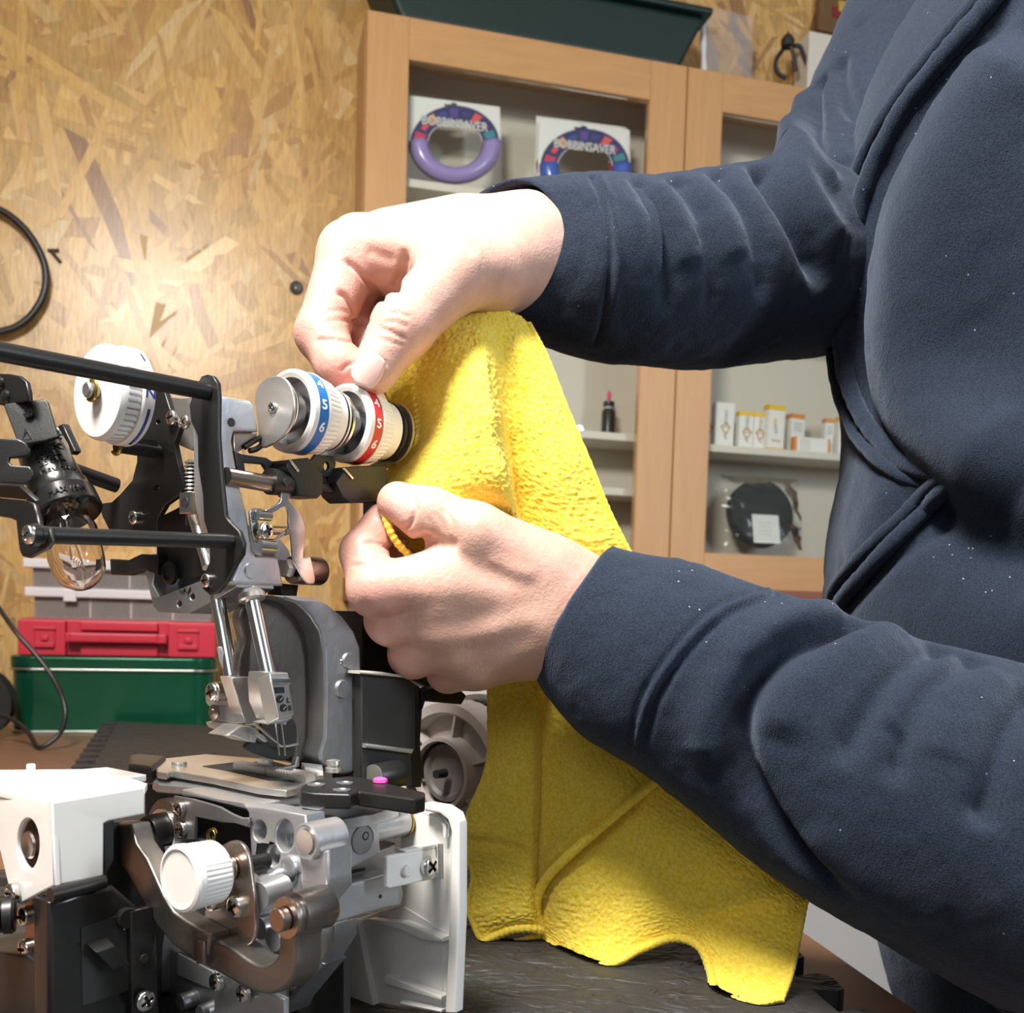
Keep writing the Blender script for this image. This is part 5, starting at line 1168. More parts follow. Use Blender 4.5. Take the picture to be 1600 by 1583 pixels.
# ---- white knob with its spring and plate
def knob():
    c = cA(360, 1390, .372)
    pts = [(150, 540), (175, 510), (220, 488), (262, 492), (298, 525), (320, 590), (335, 700), (352, 830), (358, 980), (340, 1060), (300, 1085), (230, 1075), (130, 1030), (85, 990), (72, 940), (80, 860), (150, 720)]
    LA('knob_bracket', 5, pts, c, .0018, mat('plate_copper', (.52, .45, .40), .28, 1, var=.08, vscale=30), bevel=.0005, sm=1)
    sA(5, 125, 825, c, 60, off=.001, spin=.1); sA(5, 262, 860, c, 66, off=.001, spin=.6)
    q = zA(5, 225, 640, c)
    MB().tube([q - A_ * .012, q + A_ * .016], .0029, 18).build('knob_shaft', m_blk, SM)
    hp = []
    for i in range(6 * 14 + 1): t = i / (6 * 14); a = t * 6 * 2 * math.pi; hp.append(q - A_ * (.0005 + .0065 * t) + (B_ * math.cos(a) + W_ * math.sin(a)) * .0041)
    MB().tube(hp, .0007, 8).build('spring', m_brz, SM)
    k = q - A_ * .0068
    kx, ky, kd = cam_px(k)
    r = .0116
    t = MB().lathe(k, -A_, [(0, .004), (0, r * .9), (.001, r * .97), (.0105, r * 1.0), (.012, r * 1.02)], 120, None, lambda i, kk, rr: rr * (1 - (.03 if kk % 3 == 0 and i in (2, 3) else 0))).build('adjuster_knob', m_wr, SM, 20); t['label'] = 'white ribbed adjusting knob on a spring'
    MB().lathe(k, -A_, [(.0119, r * .9), (.0119, r * 1.03), (.0142, r * 1.04), (.015, r * 1.0), (.0154, r * .9), (.0148, r * .84), (.0148, 0)], 48).build('knob_face', m_wp, t, 30)
knob()
# ---- forged crank arm
def crank():
    ca = cA(330, 1440, .366); th = .009
    # side face traced; the lit top edge comes from its thickness
    pts = [(690, 480), (705, 420), (800, 425), (830, 540), (900, 640), (1000, 860), (1060, 960), (1130, 1010), (1230, 1070), (1290, 1100)]
    low = [(1260, 1290), (1190, 1265), (1060, 1170), (960, 1050), (860, 880), (770, 720), (705, 650), (700, 575)]
    LA('crank_arm', 4, pts + low, ca, th, m_arm, bevel=.0012)
    hook = [(-10, 985), (30, 1030), (150, 1050), (330, 1175), (410, 1195), (460, 1170), (490, 1110), (488, 1010), (470, 950), (475, 880), (500, 840), (545, 825), (590, 850), (612, 920), (605, 1010), (590, 1060), (590, 1200), (560, 1290), (500, 1345), (420, 1362), (330, 1340), (200, 1270), (60, 1190), (-10, 1150)]
    LA('crank_hook', 5, hook, ca + .002, .012, m_arm, bevel=.0014, sm=1)
    LA('crank_knuckle', 5, [(5, 1040), (66, 1060), (70, 1190), (25, 1190), (5, 1160)], ca - .001, .004, m_arm, bevel=.0008)
    p = zA(5, 536, 925, ca + .002)
    lathe('crank_washer', p, -A_, [(-.0008, .003), (-.0008, .0070), (.0006, .0069), (.0006, .003)], mat('plate_copper', (.55, .43, .37), .25, 1), seg=36, rad=None)
    lathe('crank_pin', p - A_ * .0012, -A_, [(0, .0041), (.0026, .0041), (.003, .0037), (.003, 0)], m_brz, seg=30)
    q = zA(5, 570, 905, ca + .004); lathe('crank_boss', q + A_ * .001, A_, [(0, .0073), (.013, .0076), (.014, .007)], m_arm, seg=36)
    # cylinder stack left of the casting
    s = zA(4, 900, 480, BA - .004)
    lathe('drive_collar', s, A_, [(0, .005), (0, .0070), (.001, .0076), (.007, .0078)], m_blk, seg=36); lathe('drive_ring', s + A_ * .007, A_, [(0, .0070), (0, .0094), (.0006, .0098), (.0016, .0098)], m_chrome, seg=40); lathe('drive_disc', s + A_ * .0086, A_, [(0, .008), (0, .0130), (.001, .0137), (.007, .0137), (.008, .013)], m_arm, seg=44)
    lathe('shaft_boss', s, -A_, [(0, .005), (.006, .005), (.007, .004)], m_dark)
crank()
# ---- white housing block and black frame at the left
def white_block():
    t = empty('white_housing', P(60, 1380, .37)); t.parent = SM; t.matrix_parent_inverse = Matrix.Translation(-abs_loc(SM)); t['label'] = 'white plastic bearing housing with a round opening'
    c0 = P(82, 1256, .358)
    cb = B_.dot(c0); ca = A_.dot(c0)
    LB('housing_wall', 4, [(318, 288), (892, 195), (892, 362), (668, 405), (640, 420), (638, 745), (330, 802)], cb, .003, m_wp, t, bevel=.0008)
    LA('housing_wall', 4, [(-250, 150), (0, 215), (318, 288), (330, 802), (118, 918), (60, 880), (48, 800), (0, 600), (-60, 420), (-250, 380)], ca, .003, m_wp, t, holes=[circ(170, 548, 68, 156, 30)], bevel=.0008)
    z = c0.z
    n1 = [(-300, 140), (-60, 90), (500, 85), (660, 72), (900, 118), (790, 135), (905, 172), (892, 195), (318, 288), (0, 215)]
    mb = MB(); P_ = [pW(x, y, z) for x, y in Z(4, *n1)]; mb.prism(P_, Vector((0, 0, -.003))); mb.build('housing_wall', m_wp, t, 30, bevel=.0006)
    lathe('top_pin', pW(*Z(4, (190, 92))[0], z), W_, [(0, .0018), (.0022, .0018), (.0026, .0014), (.0026, 0)], m_wp, t, 18)
    LA('hole_liner', 4, [(60, 360), (270, 360), (270, 720), (60, 720)], ca + .0095, .002, mat('bush_brown', (.10, .07, .06), .5), t)
    o = zA(4, 165, 552, ca + .0015) + A_ * .0062; lathe('bush_pin', o, -A_, [(0, .0046), (.001, .0052), (.0055, .0052), (.0062, .0046), (.0058, .0038), (.0056, 0)], m_brz, t)
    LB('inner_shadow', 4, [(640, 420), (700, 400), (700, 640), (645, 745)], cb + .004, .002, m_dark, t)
    # screws and strap below
    cs = ca + .004
    LA('strap', 4, [(150, 880), (240, 868), (245, 1240), (225, 1275), (190, 1270), (150, 1220)], cs, .002, mat('strap_copper', (.35, .24, .19), .3, 1), bevel=.0005)
    sA(4, 92, 845, ca - .001, 62, off=.001, spin=.1); sA(4, 165, 985, cs, 60, off=.001, spin=.3); sA(4, 170, 1185, cs, 60, off=.001, spin=.2)
    LA('strap_edge', 4, [(240, 868), (300, 850), (300, 1240), (245, 1245)], cs + .002, .004, mat('olive_dark', (.08, .08, .06), .5))
    # black frame
    cf = B_.dot(P(110, 1480, .366))
    LB('frame_panel', 4, [(300, 905), (700, 800), (930, 1000), (970, 1100), (985, 1640), (300, 1640)], cf, .012, m_blkg, bevel=.002)
    LA('frame_panel', 4, [(-150, 1180), (150, 1230), (240, 1290), (310, 905), (330, 905), (330, 1640), (-150, 1640)], A_.dot(zB_(4, 318, 1000, cf)) + .001, .01, m_blk, bevel=.001)
    MB().tube([zB_(4, 310, 860, cf - .002), zB_(4, 640, 775, cf - .002)], .0026, 18).build('frame_bead', m_blkg, SM)
    LB('frame_window', 4, [(500, 1060), (800, 960), (810, 1440), (510, 1540)], cf - .0006, .001, m_dark, bevel=.0002)
    LB('frame_panel', 4, [(620, 420), (900, 420), (1010, 560), (1060, 760), (1000, 1180), (985, 1640), (300, 1640), (640, 745)], cf + .022, .004, m_dark)
    mb = MB(); base = [zB_(4, x, y, cf - .001) for x, y in ((525, 1150), (650, 1110), (745, 1235), (640, 1270))]
    mb.prism(base, -B_ * .006 - W_ * .002); mb.build('frame_tooth', m_blk, SM, bevel=.0008)
    LB('frame_rib', 4, [(800, 960), (940, 930), (985, 1640), (815, 1640)], cf - .003, .004, m_blkg, bevel=.001)
    lathe('frame_boss', zB_(4, 775, 1000, cf - .001), -B_, [(-.002, .004), (.001, .0042), (.0015, .0036), (.0015, 0)], m_blkg); lathe('frame_hole', zB_(4, 885, 1250, cf - .0032), -B_, [(0, .0018), (.0003, .0017), (.0003, 0)], m_dark, seg=16)
    sB(4, 872, 1500, cf - .004, 62, off=.002)
    MB().tube([zP(4, -120, 980, .372), zP(4, 45, 985, .372)], .0062, 22).build('motor_shaft', m_blkg, SM); lathe('motor_collar', zP(4, 20, 985, .372), A_ * .4 + RT * .6, [(0, .004), (0, .0066), (.003, .0068), (.004, .006)], m_blk)
white_block()
# ---- white side panel
def side_panel():
    c = cA(640, 1275, .440); t = empty('side_cover', pA(620, 1500, c)); t.parent = SM; t.matrix_parent_inverse = Matrix.Translation(-abs_loc(SM)); t['label'] = 'white plastic side cover with inner ribs'
    outline = [(1180, 330), (1330, 268), (1430, 280), (1490, 320), (1516, 380), (1516, 900), (1490, 1466), (840, 1466), (848, 945), (940, 930), (1190, 850)]
    LA('cover_sheet', 5, outline, c, .0028, m_wp, t, bevel=.0008)
    LA('rim', 5, [(1430, 290), (1490, 330), (1514, 390), (1514, 900), (1490, 1466), (1435, 1466), (1460, 900), (1470, 430), (1450, 370), (1405, 335), (1320, 320), (1320, 272)], c - .006, .006, m_wp, t, bevel=.0010)
    LA('inset', 5, [(945, 945), (1000, 930), (1200, 860), (1430, 1000), (1415, 1466), (1030, 1466)], c - .0008, .0009, m_wr, t, bevel=.0003)
    for q in ([(1000, 930), (1190, 950), (1420, 1040), (1420, 1062), (1300, 1050), (1180, 990), (1000, 950)], [(1095, 1250), (1415, 1375), (1410, 1398), (1090, 1300)], [(1180, 1400), (1415, 1450), (1412, 1464), (1180, 1420)]):
        LA('rib', 5, q, c - .0055, .0055, m_wp, t, bevel=.0006)
    LA('wedge', 5, [(850, 940), (935, 935), (1030, 1466), (845, 1466)], c - .004, .004, m_wr, t, bevel=.0006)
    LA('inner_lip', 5, [(1320, 322), (1400, 345), (1440, 400), (1440, 470), (1425, 470), (1422, 405), (1390, 362), (1320, 340)], c - .003, .003, m_wp, t, bevel=.0004)
    # mounting tab facing the front
    cb = B_.dot(zA(5, 1385, 600, c)) - .001
    LB('tab', 5, [(1108, 580), (1125, 570), (1380, 528), (1390, 545), (1392, 690), (1380, 705), (1125, 760), (1108, 750)], cb, .0025, m_wp, t, bevel=.0008)
    mb = MB(); mb.prism([zB_(5, x, y, cb) for x, y in ((1205, 545), (1380, 500), (1395, 505), (1380, 530), (1220, 560))], B_ * .004); mb.build('tab_lip', m_wp, t, bevel=.0006)
    lathe('tab_peg', zB_(5, 1212, 655, cb), -B_, [(0, .0025), (.0018, .0025), (.0022, .0020), (.0022, 0)], m_wp, t, 24)
    sB(5, 1338, 628, cb, 60, t, off=.001, spin=.75)
    LA('panel_slot', 5, [(1395, 505), (1422, 505), (1425, 705), (1400, 705)], c - .0064, .0006, mat('slot_grey', (.3, .29, .27), .6), t, bevel=.0001)
side_panel()
# ---- base under everything, standing on the mat
def base():
    z0 = MAT_T + .0006
    mb = MB(); ctr = P(420, 1583, .43)
    o = Vector((ctr.x, ctr.y, 0))
    p0 = CORN
    mb.box(Vector((p0.x, p0.y, 0)) + A_ * .004 + B_ * .11 + W_ * (z0 + .006), (A_, B_, W_), (.042, .08, .006)); mb.build('base_tray', m_blk, SM, bevel=.004)
    MB().box(Vector((p0.x, p0.y, 0)) - A_ * .002 + B_ * .10 + W_ * (z0 + .012 + .030), (A_, B_, W_), (.025, .035, .030)).build('base_body', m_castd, SM, bevel=.003)
base()
# ================================================================== the person: hands first
PERS = empty('person', (.42, .62, FLOOR_Z), 'person in a navy zip hoodie holding the yellow cloth with both hands', 'person')
def J(px, py, d): return np.array(P(px, py, d))
def skin_mat():
    m = mat('skin', (.6, .36, .27), .45)
    nt = m.node_tree; b = nt.nodes['Principled BSDF']
    b.inputs['Subsurface Weight'].default_value = .18; b.inputs['Subsurface Radius'].default_value = (.006, .0025, .0012); b.inputs['Subsurface Scale'].default_value = 1.0
    vc = nt.nodes.new('ShaderNodeVertexColor'); vc.layer_name = 'Col'
    tc = nt.nodes.new('ShaderNodeTexCoord')
    n1 = nt.nodes.new('ShaderNodeTexNoise'); n1.inputs['Scale'].default_value = 110; n1.inputs['Detail'].default_value = 5
    nt.links.new(tc.outputs['Object'], n1.inputs[0])
    mx = nt.nodes.new('ShaderNodeMix'); mx.data_type = 'RGBA'; mx.blend_type = 'OVERLAY'; mx.inputs[0].default_value = .22
    nt.links.new(vc.outputs[0], mx.inputs[6]); nt.links.new(n1.outputs['Fac'], mx.inputs[7]); nt.links.new(mx.outputs[2], b.inputs['Base Color'])
    v = nt.nodes.new('ShaderNodeTexVoronoi'); v.inputs['Scale'].default_value = 900
    n2 = nt.nodes.new('ShaderNodeTexNoise'); n2.inputs['Scale'].default_value = 420; n2.inputs['Detail'].default_value = 4
    nt.links.new(tc.outputs['Object'], v.inputs[0]); nt.links.new(tc.outputs['Object'], n2.inputs[0])
    ad = nt.nodes.new('ShaderNodeMath'); ad.operation = 'MULTIPLY_ADD'; ad.inputs[1].default_value = .35; nt.links.new(v.outputs[0], ad.inputs[0]); nt.links.new(n2.outputs['Fac'], ad.inputs[2])
    bp = nt.nodes.new('ShaderNodeBump'); bp.inputs['Strength'].default_value = .22; bp.inputs['Distance'].default_value = .0012
    nt.links.new(ad.outputs[0], bp.inputs['Height']); nt.links.new(bp.outputs[0], b.inputs['Normal'])
    return m
m_skin = skin_mat()
m_nail = mat('nail', (.78, .52, .46), .25, **{'Coat Weight': .3})
def chain(p, pts, rad, k=.004):
    f = None
    for i in range(len(pts) - 1):
        g = sd_cone(p, pts[i], pts[i + 1], rad[i], rad[i + 1]); f = g if f is None else smin(f, g, k)
    return f
def hand_mesh(palm, fingers, thumb, h=.0011, kp=.012, kf=.0022):
    """palm: list of (a, b, ra, rb); fingers: list of (joints, radii); thumb (joints, radii)"""
    allp = np.array([q for s in palm for q in s[:2]] + [q for f in fingers + [thumb] for q in f[0]])
    lo, hi = allp.min(0) - .024, allp.max(0) + .024
    def fn(p):
        f = None
        for a, b, ra, rb in palm:
            g = sd_cone(p, a, b, ra, rb); f = g if f is None else smin(f, g, kp)
        ff = None
        for pts, rad in fingers:
            g = chain(p, pts, rad); ff = g if ff is None else smin(ff, g, kf)
        return smin(smin(f, ff, .007), smin(f, chain(p, *thumb, k=.006), .008), .0014)
    return surfnets(fn, lo, hi, h, 4)
def nail_patch(center, nrm, along, L, Wd, parent):
    n = Vector(nrm).normalized(); a = Vector(along); a = (a - n * a.dot(n)).normalized(); s = n.cross(a); v = []; f = []; nu, nv = 10, 12
    for i in range(nu + 1):
        for j in range(nv + 1):
            x = (i / nu - .5) * 2; y = (j / nv - .5) * 2
            sx, sy = x * math.sqrt(1 - .34 * y * y), y * math.sqrt(1 - .34 * x * x)
            v.append(Vector(center) + s * sx * Wd / 2 + a * sy * L / 2 - n * (sx * sx * Wd * .16 + sy * sy * .0009))
    for i in range(nu):
        for j in range(nv): q = i * (nv + 1) + j; f.append((q, q + 1, q + nv + 2, q + nv + 1))
    o = from_py('nail', v, f, m_nail, parent, 60); sm = o.modifiers.new('s', 'SOLIDIFY'); sm.thickness = .0006; sm.offset = 0
    return o
def near_hand():                      # left hand, back towards the viewer
    wr = J(905, 965, .488)
    I = [J(700, 905, .462), J(585, 922, .456), J(568, 864, .468), J(597, 815, .477)]
    M_ = [J(690, 955, .466), J(612, 968, .470), J(600, 905, .490), J(628, 850, .498)]
    Rg = [J(710, 1000, .474), J(645, 1022, .482), J(635, 960, .505), J(650, 900, .512)]
    L = [J(745, 1035, .484), J(700, 1050, .494), J(690, 1000, .514), J(690, 945, .520)]
    T = [J(840, 890, .472), J(742, 835, .460), J(672, 806, .462), J(622, 786, .466)]
    palm = [(J(985, 985, .490), wr, .027, .0255), (wr, I[0], .0235, .0142), (wr, M_[0], .0235, .0142), (wr, Rg[0], .0225, .0135), (wr, L[0], .021, .0125), (J(860, 900, .478), J(745, 850, .468), .018, .013), (J(800, 960, .486), J(715, 960, .480), .018, .014)]
    fingers = [(I, [.0140, .0118, .0104, .0086]), (M_, [.0140, .0120, .0100, .0085]), (Rg, [.0128, .0112, .0095, .0080]), (L, [.0115, .0098, .0085, .0072])]
    V, Q = hand_mesh(palm, fingers, (T, [.0170, .0135, .0118, .0098]))
    fl = lambda t: np.clip(np.minimum(t, 1 - t) * 4, 0, 1)
    z = lambda pts: [(540 + x / 5.275, 760 + y / 5.275) for x, y in pts]
    lines = [
        (z([(20, 655), (130, 640), (250, 640), (335, 690)]), .0011, .0012), (z([(140, 462), (230, 460), (320, 490), (400, 540)]), .0011, .0012),
        ([(628, 868), (648, 852), (672, 842)], .0024, .003), ([(655, 835), (690, 850), (720, 850)], .003, .0018),
        ([(636, 766), (648, 782), (648, 802), (640, 820), (626, 828)], .0011, .0012), ([(675, 800), (690, 815), (700, 840)], .0009, .0005), ([(688, 792), (705, 812), (712, 838)], .0009, .0005), ([(665, 805), (676, 822), (682, 845)], .0008, .0005),
        ([(625, 985), (700, 975), (790, 955), (860, 940)], .006, .0011), ([(640, 1035), (700, 1025), (790, 1005), (850, 990)], .006, .0010),
        ([(620, 930), (700, 925), (780, 915)], .006, -.0008), ([(640, 1010), (720, 1000), (800, 985)], .005, -.0008),
        ([(745, 880), (780, 900), (815, 915), (850, 915)], .004, .0004), ([(760, 870), (800, 890), (840, 900)], .003, -.0006),
        ([(590, 960), (600, 985), (598, 1005)], .004, .0009), ([(560, 945), (585, 955), (610, 985)], .003, .0006),
    ]
    V = carve(V, Q, lines)
    base = np.array((.63, .385, .305)); pink = np.array((.64, .27, .235))
    C = np.tile(base, (len(V), 1)); wt = np.zeros(len(V))
    for q, r in ((I[1], .017), (I[2], .014), (I[3], .012), (M_[1], .016), (T[3], .013), (Rg[1], .015), (L[1], .013)): wt = np.maximum(wt, np.exp(-(np.linalg.norm(V - q, axis=1) / r) ** 2))
    C = C * (1 - .6 * wt[:, None]) + pink * .6 * wt[:, None]
    nl = np.clip(1.4 - np.linalg.norm(V - (T[3] * .72 + T[2] * .28 - np.array(fwd) * .009), axis=1) / .0085, 0, 1)[:, None]; C = C * (1 - nl * .8) + np.array((.74, .50, .45)) * nl * .8
    C *= (.93 + .14 * vnoise(V, 90, 3))[:, None]
    return V, Q, C, T, I
def far_hand():                       # right hand, palm side towards the viewer
    wr = J(818, 398, .530)
    I = [J(548, 398, .505), J(502, 522, .492), J(530, 572, .484), J(578, 590, .484)]
    M_ = [J(560, 385, .525), J(540, 505, .520), J(580, 545, .512), J(622, 560, .508)]
    Rg = [J(590, 385, .545), J(585, 490, .545), J(625, 530, .538), J(660, 540, .53)]
    L = [J(630, 385, .560), J(640, 470, .562), J(670, 500, .556), J(695, 505, .55)]
    T = [J(765, 422, .500), J(712, 428, .480), J(628, 512, .466), J(584, 580, .462)]
    palm = [(J(925, 415, .548), wr, .021, .0235), (wr, I[0], .0240, .0150), (wr, M_[0], .025, .0145), (wr, Rg[0], .024, .0140), (wr, L[0], .022, .013), (J(768, 420, .512), J(700, 415, .492), .0225, .017), (J(720, 385, .515), J(620, 395, .510), .022, .018)]
    fingers = [(I, [.0152, .0122, .0108, .0088]), (M_, [.0140, .0118, .0102, .0085]), (Rg, [.0130, .0112, .0098, .0082]), (L, [.0118, .0098, .0085, .0072])]
    V, Q = hand_mesh(palm, fingers, (T, [.0190, .0165, .0134, .0105]))
    z = lambda pts: [(440 + x / 3.636, 270 + y / 3.636) for x, y in pts]
    lines = [
        (z([(345, 490), (430, 550), (520, 660), (600, 745)]), .0014, .0022), (z([(300, 680), (360, 700), (410, 790), (415, 850), (520, 845)]), .0014, .0022), (z([(180, 955), (260, 942), (340, 945), (420, 968)]), .0012, .0016), (z([(330, 1135), (370, 1095), (425, 1075)]), .0010, .0010),
        (z([(240, 790), (320, 780), (390, 800)]), .0010, .0005), (z([(230, 850), (320, 838), (400, 850)]), .0010, .0005),
        (z([(700, 420), (690, 560), (650, 650), (600, 745)]), .0024, .0030),
        (z([(540, 870), (620, 905), (720, 950)]), .0009, .0009), (z([(560, 850), (650, 850), (730, 880)]), .0008, .0006), (z([(600, 800), (660, 795), (740, 830)]), .0008, .0006), (z([(540, 945), (620, 960), (700, 985)]), .0009, .0005),
        (z([(430, 1040), (500, 1035), (570, 1065), (600, 1105)]), .0009, .0009),
        (z([(480, 430), (560, 470), (660, 500)]), .003, .0010), (z([(1080, 440), (1180, 520), (1240, 640)]), .006, -.0010),
    ]
    V = carve(V, Q, lines)
    base = np.array((.64, .39, .315)); pink = np.array((.65, .27, .235))
    C = np.tile(base, (len(V), 1)); wt = np.zeros(len(V))
    for q, r in ((I[1], .022), (I[2], .018), (I[3], .014), (M_[1], .018), (T[2], .012), ((I[0] + I[1]) / 2, .018), (M_[2], .014)): wt = np.maximum(wt, np.exp(-(np.linalg.norm(V - q, axis=1) / r) ** 2))
    C = C * (1 - .55 * wt[:, None]) + pink * .55 * wt[:, None]
    C *= (.93 + .14 * vnoise(V, 90, 4))[:, None]
    return V, Q, C, T, I
# ---- one body mesh: both hands, forearms, arms and trunk under the clothes
SH_N = J(2010, 330, .52); EL_N = J(1790, 1400, .45); SH_F = J(1530, -160, .82); EL_F = J(1345, 420, .66)
def body():
    A1 = near_hand(); A2 = far_hand()
    def fn(p):
        f = chain(p, [J(985, 985, .490), J(1215, 1130, .475), J(1500, 1265, .458), J(1790, 1390, .451), J(1925, 1320, .456), J(1990, 1000, .48), J(2010, 600, .51), SH_N], [.026, .034, .038, .040, .042, .042, .044, .046], .02)
        g = chain(p, [J(925, 415, .545), J(1100, 425, .585), J(1290, 385, .655), J(1352, 315, .695), J(1442, 100, .76), J(1530, -160, .82)], [.022, .030, .036, .038, .042, .044], .02)
        t = sd_cone(p, (.42, .72, .52), (.42, .66, -.10), .085, .085)
        t = smin(t, sd_cone(p, SH_N, J(1530, -160, .82), .046, .046), .05); t = smin(t, sd_cone(p, (.43, .70, .55), (.42, .67, .70), .05, .05), .04)
        for s in (-.09, .09): t = smin(t, sd_cone(p, (.45 + s * .4, .66 + s, -.12), (.45 + s * .4, .66 + s, FLOOR_Z + .05), .07, .045), .04)
        return smin(np.minimum(f, g), t, .03)
    B3 = surfnets(fn, (.02, .30, FLOOR_Z), (.75, 1.05, .78), .008, 2)
    V = np.concatenate([A1[0], A2[0], B3[0]]); Q = np.concatenate([A1[1], A2[1] + len(A1[0]), B3[1] + len(A1[0]) + len(A2[0])])
    C = np.concatenate([A1[2], A2[2], np.tile(np.array((.6, .36, .27)), (len(B3[0]), 1))])
    o = np_mesh('body', V, Q, m_skin, PERS, C)
    T, I = A2[3], A2[4]
    # nails: far thumb (seen from above) and near thumb
    bv = BVHTree.FromPolygons([tuple(x) for x in A2[0]], [tuple(int(i) for i in q) for q in A2[1]])
    h = bv.ray_cast(CAM, ray(574, 576).normalized()); h2 = bv.ray_cast(CAM, ray(592, 548).normalized())
    if h[0] is not None: nail_patch(h[0] + h[1] * .0003, h[1], Vector(T[3] - T[2]), .0155, .0135, o)
    return o
BODY = body()
# ================================================================== the hoodie
def fabric_mat():
    m = mat('navy_fleece', (.05, .068, .105), .95)
    nt = m.node_tree; b = nt.nodes['Principled BSDF']
    b.inputs['Sheen Weight'].default_value = .22; b.inputs['Sheen Roughness'].default_value = .5; b.inputs['Sheen Tint'].default_value = (.55, .65, .85, 1)
    b.inputs['Specular IOR Level'].default_value = .1
    tc = nt.nodes.new('ShaderNodeTexCoord')
    def noise(sc, det, vec=None):
        n = nt.nodes.new('ShaderNodeTexNoise'); n.inputs['Scale'].default_value = sc; n.inputs['Detail'].default_value = det
        nt.links.new(vec or tc.outputs['Object'], n.inputs[0]); return n
    n1 = noise(1300, 4); n2 = noise(25, 3)
    cr = nt.nodes.new('ShaderNodeValToRGB'); cr.color_ramp.elements[0].position = .3; cr.color_ramp.elements[0].color = (.010, .0145, .026, 1); cr.color_ramp.elements[1].position = .72; cr.color_ramp.elements[1].color = (.027, .037, .060, 1)
    nt.links.new(n1.outputs['Fac'], cr.inputs[0])
    mx = nt.nodes.new('ShaderNodeMix'); mx.data_type = 'RGBA'; mx.blend_type = 'OVERLAY'; mx.inputs[0].default_value = .12
    nt.links.new(cr.outputs[0], mx.inputs[6]); nt.links.new(n2.outputs['Fac'], mx.inputs[7])
    # lint specks
    vo = nt.nodes.new('ShaderNodeTexVoronoi'); vo.inputs['Scale'].default_value = 150; nt.links.new(tc.outputs['Object'], vo.inputs[0])
    lt = nt.nodes.new('ShaderNodeMath'); lt.operation = 'LESS_THAN'; lt.inputs[1].default_value = .062; nt.links.new(vo.outputs['Distance'], lt.inputs[0])
    n3 = noise(14, 2); gt = nt.nodes.new('ShaderNodeMath'); gt.operation = 'GREATER_THAN'; gt.inputs[1].default_value = .56; nt.links.new(n3.outputs['Fac'], gt.inputs[0])
    ml = nt.nodes.new('ShaderNodeMath'); ml.operation = 'MULTIPLY'; nt.links.new(lt.outputs[0], ml.inputs[0]); nt.links.new(gt.outputs[0], ml.inputs[1])
    m2 = nt.nodes.new('ShaderNodeMix'); m2.data_type = 'RGBA'; m2.inputs[7].default_value = (.28, .29, .32, 1); nt.links.new(ml.outputs[0], m2.inputs[0]); nt.links.new(mx.outputs[2], m2.inputs[6]); nt.links.new(m2.outputs[2], b.inputs['Base Color'])
    mp = nt.nodes.new('ShaderNodeMapping'); mp.inputs['Rotation'].default_value = (.3, .6, .9); mp.inputs['Scale'].default_value = (1500, 350, 350); nt.links.new(tc.outputs['Object'], mp.inputs[0])
    n4 = noise(1, 3, mp.outputs[0]); ad = nt.nodes.new('ShaderNodeMath'); ad.operation = 'ADD'; nt.links.new(n1.outputs['Fac'], ad.inputs[0]); nt.links.new(n4.outputs['Fac'], ad.inputs[1])
    bp = nt.nodes.new('ShaderNodeBump'); bp.inputs['Strength'].default_value = .6; bp.inputs['Distance'].default_value = .0008
    nt.links.new(ad.outputs[0], bp.inputs['Height']); nt.links.new(bp.outputs[0], b.inputs['Normal'])
    return m
m_hood = fabric_mat()
def tube_grid(st, nlen=160, nth=96, first_normal=None, tilt=None):
    """loft through stations (point, radius); returns V (nlen+1, nth, 3), closed round; starts with a turned-in cuff"""
    pts = catmull([Vector(s[0]) for s in st], 24); rs = [v.x for v in catmull([Vector((s[1], 0, 0)) for s in st], 24)]
    L = [0]
    for i in range(1, len(pts)): L.append(L[-1] + (pts[i] - pts[i - 1]).length)
    out = []; prev = None
    for k in range(nlen + 1):
        s = L[-1] * k / nlen; i = min(int(np.searchsorted(L, s, 'right')) - 1, len(pts) - 2); f = (s - L[i]) / max(L[i + 1] - L[i], 1e-9)
        p = pts[i].lerp(pts[i + 1], f); r = rs[i] * (1 - f) + rs[i + 1] * f
        t = (pts[min(i + 2, len(pts) - 1)] - pts[max(i - 1, 0)]).normalized()
        if tilt is not None and s < .05: t = (tilt.normalized() * (1 - s / .05) + t * (s / .05)).normalized()
        if prev is None: x = frame(t, UP)[0]
        else: x = (prev - t * prev.dot(t)).normalized()
        prev = x; y = t.cross(x)
        a = np.linspace(0, 2 * np.pi, nth, endpoint=False)
        out.append(np.array(p) + r * (np.cos(a)[:, None] * np.array(x) + np.sin(a)[:, None] * np.array(y)))
    return np.array(out)
def tube_quads(n, m_):
    i, j = np.meshgrid(np.arange(n - 1), np.arange(m_), indexing='ij'); j2 = (j + 1) % m_
    return np.stack([i * m_ + j, i * m_ + j2, (i + 1) * m_ + j2, (i + 1) * m_ + j], -1).reshape(-1, 4)
